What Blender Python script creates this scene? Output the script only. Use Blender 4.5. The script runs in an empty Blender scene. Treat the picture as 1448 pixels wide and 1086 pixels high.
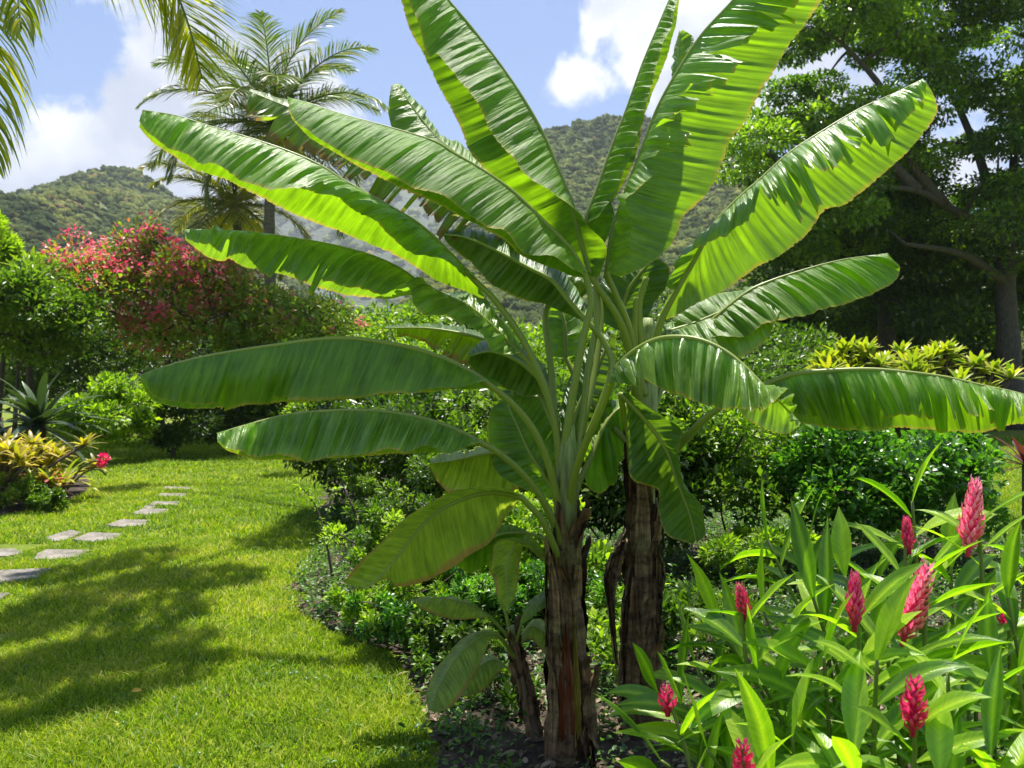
import bpy, math, random
import numpy as np
from mathutils import Vector, noise as mnoise

# ------------------------------------------------------------------ camera, world, sun
SC = bpy.context.scene
COL = SC.collection
F, CU, CV, CAMZ = 1126.2, 724.0, 543.0, 1.6
cam_d = bpy.data.cameras.new('camera'); cam = bpy.data.objects.new('camera', cam_d); COL.objects.link(cam)
cam.location = (0, 0, CAMZ); cam.rotation_euler = (math.radians(90), 0, 0)
cam_d.lens = 28; cam_d.sensor_width = 36; cam_d.clip_start = 0.05; cam_d.clip_end = 6000
cam_d.dof.use_dof = True; cam_d.dof.focus_distance = 3.6; cam_d.dof.aperture_fstop = 5.0
SC.camera = cam
SUN = Vector((0.03, 0.27, 0.962)).normalized()
SUN_EL = math.asin(SUN.z); SUN_AZ = math.atan2(SUN.x, SUN.y)
sd = bpy.data.lights.new('sun', 'SUN'); so = bpy.data.objects.new('sun', sd); COL.objects.link(so)
sd.energy = 4.7; sd.angle = math.radians(0.6); sd.color = (1.0, 0.955, 0.87)
so.rotation_euler = (-SUN).to_track_quat('-Z', 'Y').to_euler(); so.location = (5, 5, 30)
SC.view_settings.view_transform = 'Standard'; SC.view_settings.look = 'None'
SC.view_settings.gamma = 1; SC.view_settings.exposure = 1.12
SC.render.engine = 'CYCLES'
SC.cycles.max_bounces = 7; SC.cycles.diffuse_bounces = 3; SC.cycles.glossy_bounces = 2
SC.cycles.transmission_bounces = 4; SC.cycles.transparent_max_bounces = 4; SC.cycles.volume_bounces = 1
SC.cycles.caustics_reflective = False; SC.cycles.caustics_refractive = False
SC.cycles.sample_clamp_indirect = 4

w = bpy.data.worlds.new('World'); SC.world = w; w.use_nodes = True
nt = w.node_tree; N = nt.nodes; L = nt.links; N.clear()
def nn(tree, typ, **kw):
    n = tree.nodes.new(typ)
    for k, v in kw.items():
        if k.startswith('i_'):
            n.inputs[int(k[2:])].default_value = v
        else: setattr(n, k, v)
    return n
def math_(tree, op, a, b=None, clamp=False):
    n = tree.nodes.new('ShaderNodeMath'); n.operation = op; n.use_clamp = clamp
    for i, x in enumerate((a, b)):
        if x is None: continue
        if hasattr(x, 'links'): tree.links.new(x, n.inputs[i])
        else: n.inputs[i].default_value = x
    return n.outputs[0]
sky = nn(nt, 'ShaderNodeTexSky', sky_type='NISHITA', sun_disc=False, sun_elevation=SUN_EL, sun_rotation=SUN_AZ,
         altitude=50, air_density=1.0, dust_density=0.6, ozone_density=1.6)
tc = nn(nt, 'ShaderNodeTexCoord')
def dirv(u, v): return Vector(((u-CU)/F, 1, (CV-v)/F)).normalized()
# cumulus: noise of the sky direction plus cloud banks placed by direction
n1 = nn(nt, 'ShaderNodeTexNoise'); n1.inputs['Scale'].default_value = 5.6; n1.inputs['Detail'].default_value = 10; n1.inputs['Roughness'].default_value = 0.58
n1.inputs['Distortion'].default_value = 0.25
L.new(tc.outputs['Generated'], n1.inputs['Vector'])
dens = math_(nt, 'MULTIPLY', math_(nt, 'SUBTRACT', n1.outputs['Fac'], 0.525), 5.0)
wn = nn(nt, 'ShaderNodeTexNoise'); wn.inputs['Scale'].default_value = 6; wn.inputs['Detail'].default_value = 5; L.new(tc.outputs['Generated'], wn.inputs['Vector'])
wa = nn(nt, 'ShaderNodeVectorMath', operation='MULTIPLY_ADD'); L.new(wn.outputs['Color'], wa.inputs[0]); wa.inputs[1].default_value = (.22, .22, .22); L.new(tc.outputs['Generated'], wa.inputs[2])
wp = nn(nt, 'ShaderNodeVectorMath', operation='SUBTRACT'); L.new(wa.outputs[0], wp.inputs[0]); wp.inputs[1].default_value = (.11, .11, .11)
banks = [(190, 100, .13, .95), (250, 200, .14, .95), (330, 60, .12, .6), (150, 250, .10, .8), (60, 250, .09, .9), (60, 30, .04, .3), (300, 300, .12, .7), (430, 150, .11, .5),
         (500, 90, .07, .42), (890, 50, .10, .9), (930, 130, .09, .75), (1010, 30, .12, .8), (1150, 90, .16, .8), (820, 20, .05, .4), (770, 160, .05, .38), (640, 200, .05, .42),
         (1400, 60, .25, .7), (470, 250, .10, .5), (700, -400, .2, .4), (300, -600, .3, .4), (690, 90, .11, -.75), (600, 60, .07, -.6), (60, 170, .06, -.7), (110, 60, .035, -.5), (740, 30, .06, -.7), (480, 25, .035, -.5)]
for (u, v, r, s) in banks:
    d = nn(nt, 'ShaderNodeVectorMath', operation='DISTANCE'); L.new(wp.outputs[0], d.inputs[0]); d.inputs[1].default_value = dirv(u, v)
    g = math_(nt, 'SUBTRACT', 1.0, math_(nt, 'DIVIDE', d.outputs['Value'], r*1.35), clamp=True)
    dens = math_(nt, 'ADD', dens, math_(nt, 'MULTIPLY', g, s*1.08))
cr = nn(nt, 'ShaderNodeMapRange', interpolation_type='SMOOTHSTEP'); L.new(dens, cr.inputs['Value'])
cr.inputs['From Min'].default_value = 0.28; cr.inputs['From Max'].default_value = 0.85
# clouds: brighter where thick, grey folds from a second noise
n2 = nn(nt, 'ShaderNodeTexNoise'); n2.inputs['Scale'].default_value = 6.5; n2.inputs['Detail'].default_value = 6
L.new(tc.outputs['Generated'], n2.inputs['Vector'])
cc = nn(nt, 'ShaderNodeMix', data_type='RGBA'); cc.inputs[6].default_value = (3.5, 3.8, 4.7, 1); cc.inputs[7].default_value = (6.5, 6.55, 6.7, 1)
cm = nn(nt, 'ShaderNodeMapRange'); L.new(n2.outputs['Fac'], cm.inputs['Value']); cm.inputs['From Min'].default_value = 0.40; cm.inputs['From Max'].default_value = 0.60
L.new(cm.outputs[0], cc.inputs[0])
# the photograph's sky is a pale periwinkle: a little thin veil of cloud everywhere
veil = nn(nt, 'ShaderNodeMix', data_type='RGBA'); veil.inputs[0].default_value = 0.55; veil.inputs[7].default_value = (1.2, 2.0, 4.6, 1)
L.new(sky.outputs[0], veil.inputs[6])
mx = nn(nt, 'ShaderNodeMix', data_type='RGBA'); L.new(cr.outputs[0], mx.inputs[0]); L.new(veil.outputs[2], mx.inputs[6]); L.new(cc.outputs[2], mx.inputs[7])
bg = nn(nt, 'ShaderNodeBackground'); bg.inputs['Strength'].default_value = 0.078
L.new(mx.outputs[2], bg.inputs['Color']); wo = nn(nt, 'ShaderNodeOutputWorld'); L.new(bg.outputs[0], wo.inputs[0])

# ------------------------------------------------------------------ helpers
def W(u, v, Y): return np.array([(u-CU)/F*Y, Y, CAMZ+(CV-v)/F*Y])      # a point seen at (u, v), Y metres ahead
def G(u, v):
    Y = CAMZ*F/(v-CV); return np.array([(u-CU)/F*Y, Y, 0.0])
def smooth(x, a, b):
    t = np.clip((x-a)/(b-a), 0, 1); return t*t*(3-2*t)
def mesh_obj(name, verts, faces, mat, parent=None, attrs=None, uv=None, smooth_=True):
    """faces: list of (k-gon int arrays) or one array; attrs: dict name->float per vertex; uv: per-vertex (n,2)"""
    verts = np.asarray(verts, dtype=np.float32)
    if not isinstance(faces, list) or (len(faces) and np.ndim(faces[0]) != 2): faces = [np.asarray(faces)]
    faces = [f for f in faces if len(f)]
    me = bpy.data.meshes.new(name)
    me.vertices.add(len(verts)); me.vertices.foreach_set('co', verts.ravel())
    nl = sum(f.size for f in faces); npoly = sum(len(f) for f in faces)
    me.loops.add(nl); me.polygons.add(npoly)
    li = np.concatenate([f.ravel() for f in faces]).astype(np.int32)
    me.loops.foreach_set('vertex_index', li)
    tot = np.concatenate([np.full(len(f), f.shape[1]) for f in faces]).astype(np.int32)
    st = np.concatenate([[0], np.cumsum(tot)[:-1]]).astype(np.int32)
    me.polygons.foreach_set('loop_start', st); me.polygons.foreach_set('loop_total', tot)
    me.polygons.foreach_set('use_smooth', np.full(npoly, smooth_))
    for k, a in (attrs or {}).items():
        at = me.attributes.new(k, 'FLOAT', 'POINT'); at.data.foreach_set('value', np.asarray(a, dtype=np.float32))
    if uv is not None:
        ul = me.uv_layers.new(name='UVMap'); ul.data.foreach_set('uv', np.asarray(uv, dtype=np.float32)[li].ravel())
    me.update(calc_edges=True)
    if mat: me.materials.append(mat)
    o = bpy.data.objects.new(name, me); COL.objects.link(o)
    if parent is not None: o.parent = parent
    return o
def empty(name, loc, label=None, cat=None, group=None):
    o = bpy.data.objects.new(name, None); COL.objects.link(o); o.location = Vector([float(x) for x in loc]); o.empty_display_size = 0.1
    tag(o, label, cat, group); return o
def tag(o, label=None, cat=None, group=None, kind=None):
    if label: o['label'] = label
    if cat: o['category'] = cat
    if group: o['group'] = group
    if kind: o['kind'] = kind
    return o
def part(name, root, V, faces, mat, **kw):
    """a mesh part whose world-space verts are stored relative to its root"""
    V = np.asarray(V, dtype=float) - np.array(wloc(root))
    return mesh_obj(name, V, faces, mat, parent=root, **kw)
def wloc(o):
    p = Vector(o.location)
    while o.parent: o = o.parent; p += Vector(o.location)
    return p
def unit(a): return a/np.maximum(np.linalg.norm(a, axis=-1, keepdims=True), 1e-9)
def catmull(P, n):
    """smooth curve through control points, n samples uniform by length"""
    P = np.asarray(P, dtype=float)
    if len(P) == 2: Q = P[0]+(P[1]-P[0])*np.linspace(0, 1, 40)[:, None]
    else:
        E = np.vstack([2*P[0]-P[1], P, 2*P[-1]-P[-2]]); Q = []
        for i in range(len(P)-1):
            p0, p1, p2, p3 = E[i:i+4]; t = np.linspace(0, 1, 13)[:-1, None]
            Q.append(0.5*((2*p1)+(p2-p0)*t+(2*p0-5*p1+4*p2-p3)*t**2+(3*p1-p0-3*p2+p3)*t**3))
        Q = np.vstack(Q+[P[-1:]])
    d = np.concatenate([[0], np.cumsum(np.linalg.norm(np.diff(Q, axis=0), axis=1))]); s = np.linspace(0, d[-1], n)
    return np.stack([np.interp(s, d, Q[:, k]) for k in range(Q.shape[1])], 1)
def tube(path, rad, seg=8, cap=True):
    path = np.asarray(path, dtype=float); n = len(path); rad = np.broadcast_to(rad, (n,))
    T = unit(np.gradient(path, axis=0)); ref = np.array([0.13, 0.99, 0.05]) if abs(T[:, 2]).mean() > .5 else np.array([0.05, 0.1, 1.0])
    A = unit(np.cross(T, ref)); B = np.cross(T, A); a = np.arange(seg)/seg*2*math.pi
    V = (path[:, None]+rad[:, None, None]*(A[:, None]*np.cos(a)[None, :, None]+B[:, None]*np.sin(a)[None, :, None])).reshape(-1, 3)
    i = np.arange(n-1)[:, None]*seg; j = np.arange(seg)[None]; k = (j+1) % seg
    Fq = np.stack([i+j, i+k, i+seg+k, i+seg+j], -1).reshape(-1, 4)
    fs = [Fq]
    if cap: fs.append(np.array([[(n-1)*seg+q for q in range(seg)]])); fs.append(np.array([[q for q in range(seg)][::-1]]))
    return V, fs
class Acc:
    """collects pieces into one mesh"""
    def __init__(s): s.V = []; s.F = {}; s.n = 0; s.A = []; s.U = []
    def add(s, V, fs, a=0.5, uv=None):
        V = np.asarray(V, dtype=float)
        if not isinstance(fs, list): fs = [fs]
        for f in fs:
            if len(f): s.F.setdefault(np.asarray(f).shape[1], []).append(np.asarray(f)+s.n)
        s.V.append(V); s.A.append(np.broadcast_to(a, (len(V),))); s.U.append(np.zeros((len(V), 2)) if uv is None else uv); s.n += len(V)
    def obj(s, name, mat, root=None, **kw):
        V = np.vstack(s.V); fs = [np.vstack(f) for f in s.F.values()]
        A = np.concatenate(s.A); U = np.vstack(s.U)
        if root is None: return mesh_obj(name, V, fs, mat, attrs={'tint': A}, uv=U, **kw)
        return part(name, root, V, fs, mat, attrs={'tint': A}, uv=U, **kw)
# leaf templates: x along, y across, z up
TPL_DIAMOND = (np.array([[0, 0, 0], [.45, .5, .10], [1, 0, -.12], [.45, -.5, .10]]), np.array([[0, 1, 2], [0, 2, 3]])[:, ::-1])
TPL_OVAL = (np.array([[0, 0, 0], [.28, .42, .09], [.28, 0, .03], [.28, -.42, .09], [.66, .40, .05], [.66, 0, -.02], [.66, -.40, .05], [1, 0, -.14]]),
            [np.array([[1, 4, 5, 2], [2, 5, 6, 3]])[:, ::-1], np.array([[0, 1, 2], [0, 2, 3], [4, 7, 5], [5, 7, 6]])])
TPL_OVAL = (TPL_OVAL[0], [TPL_OVAL[1][0], TPL_OVAL[1][1][:, ::-1]])
def scatter(tpl, O, X, Z, Ls, Ws):
    """one copy of tpl at each origin O, along X, with approximate up Z"""
    tv, tf = tpl; X = unit(X); Y = unit(np.cross(Z, X)); Z = np.cross(X, Y); n = len(O)
    V = O[:, None]+tv[None, :, 0, None]*X[:, None]*Ls[:, None, None]+tv[None, :, 1, None]*Y[:, None]*Ws[:, None, None]+tv[None, :, 2, None]*Z[:, None]*Ls[:, None, None]
    off = (np.arange(n)*len(tv))[:, None, None]
    fs = [(np.asarray(f)[None]+off).reshape(-1, np.asarray(f).shape[1]) for f in (tf if isinstance(tf, list) else [tf])]
    return V.reshape(-1, 3), fs
def rnd_dirs(rg, n):
    v = rg.normal(size=(n, 3)); return unit(v)

# ------------------------------------------------------------------ materials
def bsdf_mat(name):
    m = bpy.data.materials.new(name); m.use_nodes = True; t = m.node_tree
    return m, t, t.nodes['Principled BSDF'], t.nodes['Material Output']
def ramp(t, fac, stops):
    r = t.nodes.new('ShaderNodeValToRGB'); e = r.color_ramp.elements
    while len(e) < len(stops): e.new(0.5)
    for i, (p, c) in enumerate(stops): e[i].position = p; e[i].color = (*c, 1)
    if fac is not None: t.links.new(fac, r.inputs[0])
    return r.outputs[0]
def attr(t, name): n = t.nodes.new('ShaderNodeAttribute'); n.attribute_name = name; return n.outputs['Fac']
def noise_(t, scale, detail=3, vec=None, rough=.5):
    n = t.nodes.new('ShaderNodeTexNoise'); n.inputs['Scale'].default_value = scale; n.inputs['Detail'].default_value = detail; n.inputs['Roughness'].default_value = rough
    if vec is not None: t.links.new(vec, n.inputs['Vector'])
    return n.outputs['Fac']
def objco(t, scale=(1, 1, 1), kind='Object'):
    c = t.nodes.new('ShaderNodeTexCoord'); m = t.nodes.new('ShaderNodeMapping'); m.inputs['Scale'].default_value = scale
    t.links.new(c.outputs[kind], m.inputs[0]); return m.outputs[0]
def mixc(t, f, a, b, bt='MIX'):
    n = t.nodes.new('ShaderNodeMix'); n.data_type = 'RGBA'; n.blend_type = bt
    for i, x in ((0, f), (6, a), (7, b)):
        if hasattr(x, 'links'): t.links.new(x, n.inputs[i])
        elif i == 0: n.inputs[0].default_value = x
        else: n.inputs[i].default_value = (*x, 1)
    return n.outputs[2]
def foliage_mat(name, stops, trans=.4, tcol=(1.0, 1.25, .35), rough=.42, spec=.45, tgain=2.0, veins=False):
    """leaf: colour by per-leaf tint, light passing through tinted yellower"""
    m, t, p, out = bsdf_mat(name)
    c = ramp(t, attr(t, 'tint'), stops)
    t.links.new(c, p.inputs['Base Color']); p.inputs['Roughness'].default_value = rough; p.inputs['Specular IOR Level'].default_value = spec
    if veins:
        uv = t.nodes.new('ShaderNodeUVMap'); mp = t.nodes.new('ShaderNodeMapping'); mp.inputs['Scale'].default_value = (1, .004, 1); t.links.new(uv.outputs[0], mp.inputs[0])
        vn = noise_(t, 130, 2, mp.outputs[0], .6); c = mixc(t, 1.0, c, ramp(t, vn, [(.3, (.82, .84, .8)), (.7, (1.1, 1.09, 1.07))]), 'MULTIPLY'); t.links.new(c, p.inputs['Base Color'])
        b = t.nodes.new('ShaderNodeBump'); b.inputs['Strength'].default_value = .6; b.inputs['Distance'].default_value = .004; t.links.new(vn, b.inputs['Height']); t.links.new(b.outputs[0], p.inputs['Normal'])
    tr = t.nodes.new('ShaderNodeBsdfTranslucent')
    t.links.new(mixc(t, 1.0, c, tuple(x*tgain for x in tcol), 'MULTIPLY'), tr.inputs[0])
    mx = t.nodes.new('ShaderNodeMixShader'); mx.inputs[0].default_value = trans
    t.links.new(p.outputs[0], mx.inputs[1]); t.links.new(tr.outputs[0], mx.inputs[2]); t.links.new(mx.outputs[0], out.inputs[0])
    return m
def bark_mat(name, c1, c2, sc=(6, 6, 1.2), nscale=5, bump=.4, rough=.85):
    m, t, p, out = bsdf_mat(name)
    v = objco(t, sc); n = noise_(t, nscale, 6, v, .65)
    t.links.new(ramp(t, n, [(0.3, c1), (0.7, c2)]), p.inputs['Base Color']); p.inputs['Roughness'].default_value = rough
    b = t.nodes.new('ShaderNodeBump'); b.inputs['Strength'].default_value = bump; b.inputs['Distance'].default_value = .02
    t.links.new(n, b.inputs['Height']); t.links.new(b.outputs[0], p.inputs['Normal']); return m
def banana_mat(name, up, under, tcol, rimc=(.42, .36, .04), trans=.42, rough=.36, brown=0.0, spec=.65):
    """banana blade: UV.x metres along the rib (sheared by v so veins slant), UV.y 0 rib .. 1 edge"""
    m, t, p, out = bsdf_mat(name)
    uv = t.nodes.new('ShaderNodeUVMap'); sp = t.nodes.new('ShaderNodeSeparateXYZ'); t.links.new(uv.outputs[0], sp.inputs[0])
    U, V = sp.outputs[0], sp.outputs[1]
    cb = t.nodes.new('ShaderNodeCombineXYZ'); t.links.new(math_(t, 'MULTIPLY', U, 1.0), cb.inputs[0]); t.links.new(math_(t, 'MULTIPLY', V, .02), cb.inputs[1])
    fine = noise_(t, 120, 2, cb.outputs[0], .7)
    band = noise_(t, 42, 3, cb.outputs[0], .6)
    cb2 = t.nodes.new('ShaderNodeCombineXYZ'); t.links.new(U, cb2.inputs[0]); t.links.new(math_(t, 'MULTIPLY', V, .3), cb2.inputs[1])
    blot = noise_(t, 6, 4, cb2.outputs[0])
    geo = t.nodes.new('ShaderNodeNewGeometry')
    base = mixc(t, geo.outputs['Backfacing'], up, under)
    f = math_(t, 'ADD', math_(t, 'ADD', math_(t, 'MULTIPLY', fine, .5), math_(t, 'MULTIPLY', band, .55)), math_(t, 'MULTIPLY', blot, .5))
    var = ramp(t, f, [(0.52, (.50, .55, .48)), (0.78, (1.05, 1.05, 1.02)), (0.98, (1.6, 1.48, 1.4))])
    # dried yellow-brown margin and a few blemishes
    rimn = math_(t, 'ADD', V, math_(t, 'MULTIPLY', math_(t, 'SUBTRACT', blot, .5), .17 + brown))
    rim = t.nodes.new('ShaderNodeMapRange'); t.links.new(rimn, rim.inputs[0]); rim.inputs[1].default_value = .955-brown; rim.inputs[2].default_value = 1.0-brown*.6
    c1 = mixc(t, 1.0, base, var, 'MULTIPLY')
    c1 = mixc(t, rim.outputs[0], c1, rimc)
    spn = t.nodes.new('ShaderNodeTexVoronoi'); spn.inputs['Scale'].default_value = 9
    t.links.new(uv.outputs[0], spn.inputs['Vector'])
    sm = t.nodes.new('ShaderNodeMapRange'); t.links.new(spn.outputs['Distance'], sm.inputs[0]); sm.inputs[1].default_value = .065; sm.inputs[2].default_value = .03
    c1 = mixc(t, math_(t, 'MULTIPLY', sm.outputs[0], .5), c1, (.10, .07, .02))
    t.links.new(c1, p.inputs['Base Color']); p.inputs['Specular IOR Level'].default_value = spec
    t.links.new(math_(t, 'ADD', math_(t, 'MULTIPLY', blot, .18), rough-.09), p.inputs['Roughness'])
    b = t.nodes.new('ShaderNodeBump'); b.inputs['Strength'].default_value = .8; b.inputs['Distance'].default_value = .012
    t.links.new(math_(t, 'ADD', math_(t, 'MULTIPLY', fine, .6), band), b.inputs['Height']); t.links.new(b.outputs[0], p.inputs['Normal'])
    tr = t.nodes.new('ShaderNodeBsdfTranslucent')
    t.links.new(mixc(t, 1.0, mixc(t, rim.outputs[0], tcol, tuple(x*1.3 for x in rimc)), var, 'MULTIPLY'), tr.inputs[0])
    mx = t.nodes.new('ShaderNodeMixShader'); mx.inputs[0].default_value = trans
    t.links.new(p.outputs[0], mx.inputs[1]); t.links.new(tr.outputs[0], mx.inputs[2]); t.links.new(mx.outputs[0], out.inputs[0])
    return m
M = {}
M['banana'] = banana_mat('banana_leaf', (.065, .160, .018), (.12, .22, .02), (.31, .60, .007), rough=.46)
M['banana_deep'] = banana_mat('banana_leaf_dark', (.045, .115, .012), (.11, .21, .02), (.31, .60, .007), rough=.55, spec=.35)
M['banana_painted_shade'] = banana_mat('banana_leaf_painted_shade', (.045, .12, .014), (.065, .15, .02), (.20, .38, .012), rough=.42, trans=.25)  # shade on the inner and hanging leaves put into a darker, less translucent colour
M['banana_pale'] = banana_mat('banana_leaf_glossy', (.105, .19, .04), (.14, .24, .045), (.31, .59, .010), rough=.36)
M['banana_painted_sheen'] = banana_mat('banana_leaf_painted_sheen', (.30, .38, .23), (.15, .25, .05), (.28, .54, .015), rough=.32)  # sky reflection painted in as a paler upper colour
M['banana_rag'] = banana_mat('banana_leaf_torn', (.06, .14, .025), (.09, .16, .03), (.38, .56, .02), rimc=(.22, .15, .04), brown=.12)
M['banana_yellow'] = banana_mat('banana_leaf_yellowing', (.17, .27, .03), (.22, .31, .04), (.42, .58, .03), rimc=(.34, .22, .05), brown=.10)
M['petiole'] = foliage_mat('banana_petiole', [(0, (.15, .21, .025)), (.5, (.24, .30, .05)), (1, (.36, .40, .12))], trans=.15, rough=.35)
M['dry'] = None
def dry_mat():
    m, t, p, out = bsdf_mat('dry_sheath')
    uv = t.nodes.new('ShaderNodeUVMap'); mp = t.nodes.new('ShaderNodeMapping'); mp.inputs['Scale'].default_value = (30, 2.2, 1); t.links.new(uv.outputs[0], mp.inputs[0])
    n = noise_(t, 1.0, 6, mp.outputs[0], .65); n2 = noise_(t, 4, 4, objco(t))
    c = ramp(t, n, [(.28, (.035, .020, .012)), (.5, (.16, .105, .06)), (.66, (.27, .20, .13)), (.8, (.38, .30, .21))])
    tn = attr(t, 'tint'); c2 = ramp(t, tn, [(0, (.16, .09, .06)), (.35, (.45, .33, .25)), (.7, (.85, .74, .62)), (1, (1.35, 1.25, 1.1))])
    c = mixc(t, 1.0, c, c2, 'MULTIPLY')
    g = t.nodes.new('ShaderNodeMapRange'); t.links.new(n2, g.inputs[0]); g.inputs[1].default_value = .52; g.inputs[2].default_value = .64
    c = mixc(t, math_(t, 'MULTIPLY', g.outputs[0], .6), c, (.20, .19, .07))
    n3 = noise_(t, 9, 5, objco(t, (1, 1, 2.5)), .7); c = mixc(t, 1.0, c, ramp(t, n3, [(.36, (.40, .36, .34)), (.5, (1, 1, 1)), (.66, (1.5, 1.45, 1.4))]), 'MULTIPLY')
    t.links.new(c, p.inputs['Base Color']); p.inputs['Roughness'].default_value = .75; p.inputs['Specular IOR Level'].default_value = .3
    b = t.nodes.new('ShaderNodeBump'); b.inputs['Strength'].default_value = .9; b.inputs['Distance'].default_value = .008
    t.links.new(n, b.inputs['Height']); t.links.new(b.outputs[0], p.inputs['Normal']); return m
M['dry'] = dry_mat()
def stem_mat(name, stops, zlo, zhi):
    m, t, p, out = bsdf_mat(name)
    c = t.nodes.new('ShaderNodeTexCoord'); s = t.nodes.new('ShaderNodeSeparateXYZ'); t.links.new(c.outputs['Object'], s.inputs[0])
    n = noise_(t, 4, 5, objco(t, (5, 5, .8)), .6)
    mr = t.nodes.new('ShaderNodeMapRange'); t.links.new(math_(t, 'ADD', s.outputs[2], math_(t, 'MULTIPLY', math_(t, 'SUBTRACT', n, .5), 1.0)), mr.inputs[0])
    mr.inputs[1].default_value = zlo; mr.inputs[2].default_value = zhi
    col = ramp(t, mr.outputs[0], stops)
    fn = noise_(t, 14, 5, objco(t, (5, 5, .5)), .6)
    col = mixc(t, 1.0, col, ramp(t, fn, [(.3, (.45, .42, .4)), (.7, (1.25, 1.25, 1.2))]), 'MULTIPLY')
    t.links.new(col, p.inputs['Base Color']); p.inputs['Roughness'].default_value = .5
    b = t.nodes.new('ShaderNodeBump'); b.inputs['Strength'].default_value = .5; b.inputs['Distance'].default_value = .01
    t.links.new(fn, b.inputs['Height']); t.links.new(b.outputs[0], p.inputs['Normal']); return m
M['stem'] = stem_mat('banana_pseudostem', [(0, (.05, .02, .012)), (.35, (.20, .035, .010)), (.6, (.12, .09, .03)), (.85, (.20, .27, .07)), (1, (.26, .34, .10))], 0.05, 1.45)
M['stem_small'] = stem_mat('sucker_stem', [(0, (.20, .13, .08)), (.5, (.24, .18, .12)), (.85, (.26, .30, .12)), (1, (.26, .36, .10))], 0.0, .62)
HAZE = 0.00020
# ------------------------------------------------------------------ ground
def gh(x, y):
    """gentle unevenness of the garden"""
    return .035*np.sin(x*.9+1.3)*np.sin(y*.55)+.02*np.sin(x*2.3+y*1.1)
GH0 = 0.0
def grid_sheet(name, xs, ys, zf, mat, kind='structure'):
    X, Y = np.meshgrid(xs, ys); V = np.stack([X, Y, zf(X, Y)], -1).reshape(-1, 3); nx = len(xs)
    i = np.arange(len(ys)-1)[:, None]*nx; j = np.arange(nx-1)[None]
    f = np.stack([i+j, i+j+1, i+nx+j+1, i+nx+j], -1).reshape(-1, 4)
    o = mesh_obj(name, V, f, mat); o['kind'] = kind; return o
def fade(x, y):  # unevenness only near; keeps the clump's foot level
    return smooth(np.hypot(x-.35, y-3.6), 1.0, 3.0)*(1-smooth(np.hypot(x, y), 30, 60))
GZ = lambda x, y: gh(x, y)*fade(x, y)
m, t, p, out = bsdf_mat('lawn')
co = objco(t); n1_ = noise_(t, 1.1, 5, co, .6); n2_ = noise_(t, 24, 4, co, .7); n3_ = noise_(t, .22, 3, co)
c = ramp(t, math_(t, 'ADD', math_(t, 'MULTIPLY', n1_, .55), math_(t, 'MULTIPLY', n2_, .45)), [(.30, (.05, .09, .010)), (.5, (.14, .19, .012)), (.68, (.24, .27, .02))])
c = mixc(t, math_(t, 'MULTIPLY', math_(t, 'SUBTRACT', n3_, .42, True), 2.2, True), c, (.17, .20, .03))
t.links.new(c, p.inputs['Base Color']); p.inputs['Roughness'].default_value = .8; p.inputs['Specular IOR Level'].default_value = .2
b = t.nodes.new('ShaderNodeBump'); b.inputs['Strength'].default_value = .9; b.inputs['Distance'].default_value = .03; t.links.new(n2_, b.inputs['Height']); t.links.new(b.outputs[0], p.inputs['Normal'])
M['lawn'] = m
def sgn(a, n, p_=2.2): q = np.linspace(-1, 1, n); return np.sign(q)*np.abs(q)**p_*a
xs = np.unique(np.concatenate([np.linspace(-14, 14, 150), sgn(2050, 60, 3)])); ys = np.unique(np.concatenate([np.linspace(-6, 32, 190), np.array([-1000, -500, -200, -60, -20, 40, 60, 90, 140, 250, 500, 1000, 1580])]))
grid_sheet('ground', xs, ys, GZ, M['lawn'])
# planting bed of bare soil and litter under the bananas
bed_px = [(590,1300),(612,1086),(607,1040),(590,985),(560,938),(520,912),(470,895),(432,868),(420,835),(440,790),(452,740),(462,700),(476,668),(520,655)]
bed = [G(u, v)[:2] for u, v in bed_px]+[np.array([.2, 14.]), np.array([3.8, 8.6]), np.array([6.5, 7.4]), np.array([9, 5]), np.array([7, 1.6])]
bed = np.array(bed)
bl = catmull(np.vstack([bed, bed[:1]]), 220)[:-1]
rg = np.random.default_rng(5); bl += rg.normal(size=bl.shape)*.03*np.hypot(bl[:, 0], bl[:, 1])[:, None]/4
def inside(px, py, poly):
    x0, y0 = poly[:, 0], poly[:, 1]; x1, y1 = np.roll(x0, -1), np.roll(y0, -1); c = np.zeros(np.shape(px), bool)
    for a0, b0, a1, b1 in zip(x0, y0, x1, y1):
        k = (b0 > py) != (b1 > py)
        with np.errstate(divide='ignore', invalid='ignore'): c ^= k & (px < (a1-a0)*(py-b0)/(b1-b0+1e-12)+a0)
    return c
m, t, p, out = bsdf_mat('soil')
co = objco(t); n1_ = noise_(t, 9, 6, co, .65); n2_ = noise_(t, 60, 3, co)
t.links.new(ramp(t, math_(t, 'ADD', math_(t, 'MULTIPLY', n1_, .7), math_(t, 'MULTIPLY', n2_, .3)), [(.36, (.02, .013, .009)), (.54, (.055, .036, .022)), (.72, (.17, .12, .08))]), p.inputs['Base Color'])
p.inputs['Roughness'].default_value = .95
b = t.nodes.new('ShaderNodeBump'); b.inputs['Distance'].default_value = .04; t.links.new(n1_, b.inputs['Height']); t.links.new(b.outputs[0], p.inputs['Normal']); M['soil'] = m
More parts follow.
